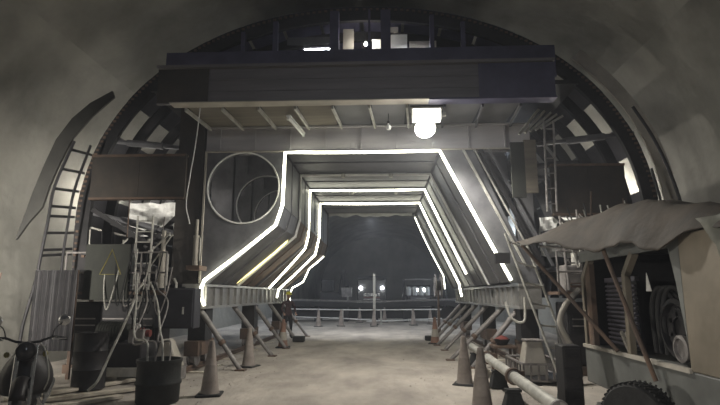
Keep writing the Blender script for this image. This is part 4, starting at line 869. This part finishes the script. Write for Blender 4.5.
def truck(name, label, x, y, sc, hz, dx, m, lamps=True):
    t = thing(name, label, 'truck', (x, y, 0)); S = lambda a, b, c, d, e, f: MB().bb(x + a * sc, x + b * sc, y + c * sc, y + d * sc, e * sc, f * sc)
    S(-1.2, 1.2, 0, 1.9, 1.0, 2.9).build('cab', m, t, bevel=.08); S(-1.05, 1.05, -.02, .0, 1.95, 2.75).build('windscreen', 'glass_dark', t)
    S(-1.25, 1.25, -.15, .1, .55, 1.0).build('bumper', 'prop', t, bevel=.03); g = S(-.7, .7, -.03, 0, 1.15, 1.75).build('grille', 'dark', t)
    for k in range(4): S(-.68, .68, -.05, -.03, 1.2 + k * .14, 1.26 + k * .14).build('grille_bar', 'red' if k == 1 else 'chrome', g)
    S(-1.25, 1.25, 2.0, 6.5, 1.2, 3.2).build('dump_body', 'dark', t)
    for sx in (-1, 1):
        MB().lathe([(.02, -.05), (.14, 0), (.13, .05), (.02, .07)], (x + sx * dx, y - .12 * sc, hz), (0, -1, 0), 14).build('headlamp', 'headlamp', t, True)
        for q in (.9, 4.2): MB().lathe([(.1, -.15), (.48, -.15), (.5, -.1), (.5, .1), (.48, .15), (.1, .15)], (x + sx * 1.05 * sc, y + q * sc, .5 * sc), (1, 0, 0), 18).build('wheel', 'rubber', t, True)
truck('dump_truck', 'distant dump truck facing this way with two headlamps lit', -.55, 46, 1.05, 2.25, .93, 'dark')
truck('service_truck', 'smaller distant truck with close-set lit lamps beside the dump truck', 3.75, 47, .8, 2.1, .34, 'skin_steel')
ex = thing('excavator', 'distant dark excavator with raised arm beside the dump truck', 'excavator', (-3.6, 44, 0))
for sx in (-1, 1): MB().bb(-3.6 + sx * 1.0 - .3, -3.6 + sx * 1.0 + .3, 42.6, 45.6, 0, .8).build('track', 'rubber', ex, bevel=.2)
MB().bb(-4.7, -2.5, 43, 45.8, .9, 1.9).build('upper_body', 'dark', ex, bevel=.1); MB().bb(-4.6, -3.6, 42.8, 44.2, 1.9, 2.9).build('cab', 'glass_dark', ex, bevel=.08)
MB().bar((-3.0, 43.2, 1.8), (-2.6, 41.6, 3.4), .35, .45).build('boom', 'dark', ex); MB().bar((-2.6, 41.6, 3.4), (-2.3, 40.2, 2.2), .28, .32).build('arm', 'dark', ex)
MB().prism([(-2.65, 1.5), (-1.95, 1.5), (-1.9, 2.2), (-2.7, 2.2)], 39.8, 40.5).build('bucket', 'prop', ex)
pf = thing('work_platform', 'distant steel work platform frame with pale drums beside the trucks', 'scaffold', (3.6, 43, 0))
for x in (2.1, 5.4):
    for y in (41.6, 43.6): MB().bb(x - .06, x + .06, y - .06, y + .06, 0, 2.9).build('standard', 'dark', pf)
MB().bb(2.0, 5.5, 41.5, 43.7, 1.55, 1.62).build('platform_deck', 'dark', pf); MB().bb(2.0, 5.5, 41.55, 41.62, 2.82, 2.9).build('top_rail', 'prop', pf)
for k in range(4):
    x = 2.5 + .5 * k
    tag(MB().lathe([(.16, 0), (.17, .02), (.17, .62), (.16, .66), (.05, .68)], (x, 42.2, 1.62), n=14).build('pale_canister', 'white', smooth=True), '%s pale canister on the distant work platform, counted from the dump truck' % ORD5[k], 'canister', 'canisters on the distant platform')
cr_ = thing('cable_reel', 'oval-looking dark cable reel standing by the far end of the pipe-side sill', 'cable reel', (3.15, 22.8, 1.35))
for sx in (-.12, .12):
    fl_ = MB().tube([(2.78 + sx + .34 * math.cos(k * math.tau / 28), 22.6, 2.18 + .45 * math.sin(k * math.tau / 28)) for k in range(28)], .04, 8, True).build('reel_flange', 'prop', cr_, True) if False else MB().tube([(2.85 + sx, 22.7 + .45 * math.cos(k * math.tau / 28), 2.05 + .45 * math.sin(k * math.tau / 28)) for k in range(28)], .035, 8, True).build('reel_flange', 'prop', cr_, True)
    for k in range(6): a = k * math.tau / 6; MB().tube([(2.85 + sx, 22.7, 2.05), (2.85 + sx, 22.7 + .45 * math.cos(a), 2.05 + .45 * math.sin(a))], .02, 6).build('reel_spoke', 'prop', fl_, True)
MB().lathe([(.2, -.12), (.2, .12)], (2.85, 22.7, 2.05), (1, 0, 0), 18).build('reel_core', 'rubber', cr_, True)
for y in (22.35, 23.05): MB().bar((2.85, y, 0), (2.85, 22.7, 2.02), .06, .08).build('reel_stand', 'rust', cr_)
for k, (x, y, z) in enumerate(((-7.2, 27, 4.6), (7.1, 29, 4.6), (-7.2, 38, 4.6), (7.1, 40, 4.6))):  # bulbs added to brighten the far air and walls
    bulb('fill bulb added on the %s wall to brighten the tunnel beyond the trolley, %s the barrier' % ('excavator-side' if x < 0 else 'platform-side', 'before' if y < 30 else 'behind'), (x, y, z), .12, 'fill_far', .3)
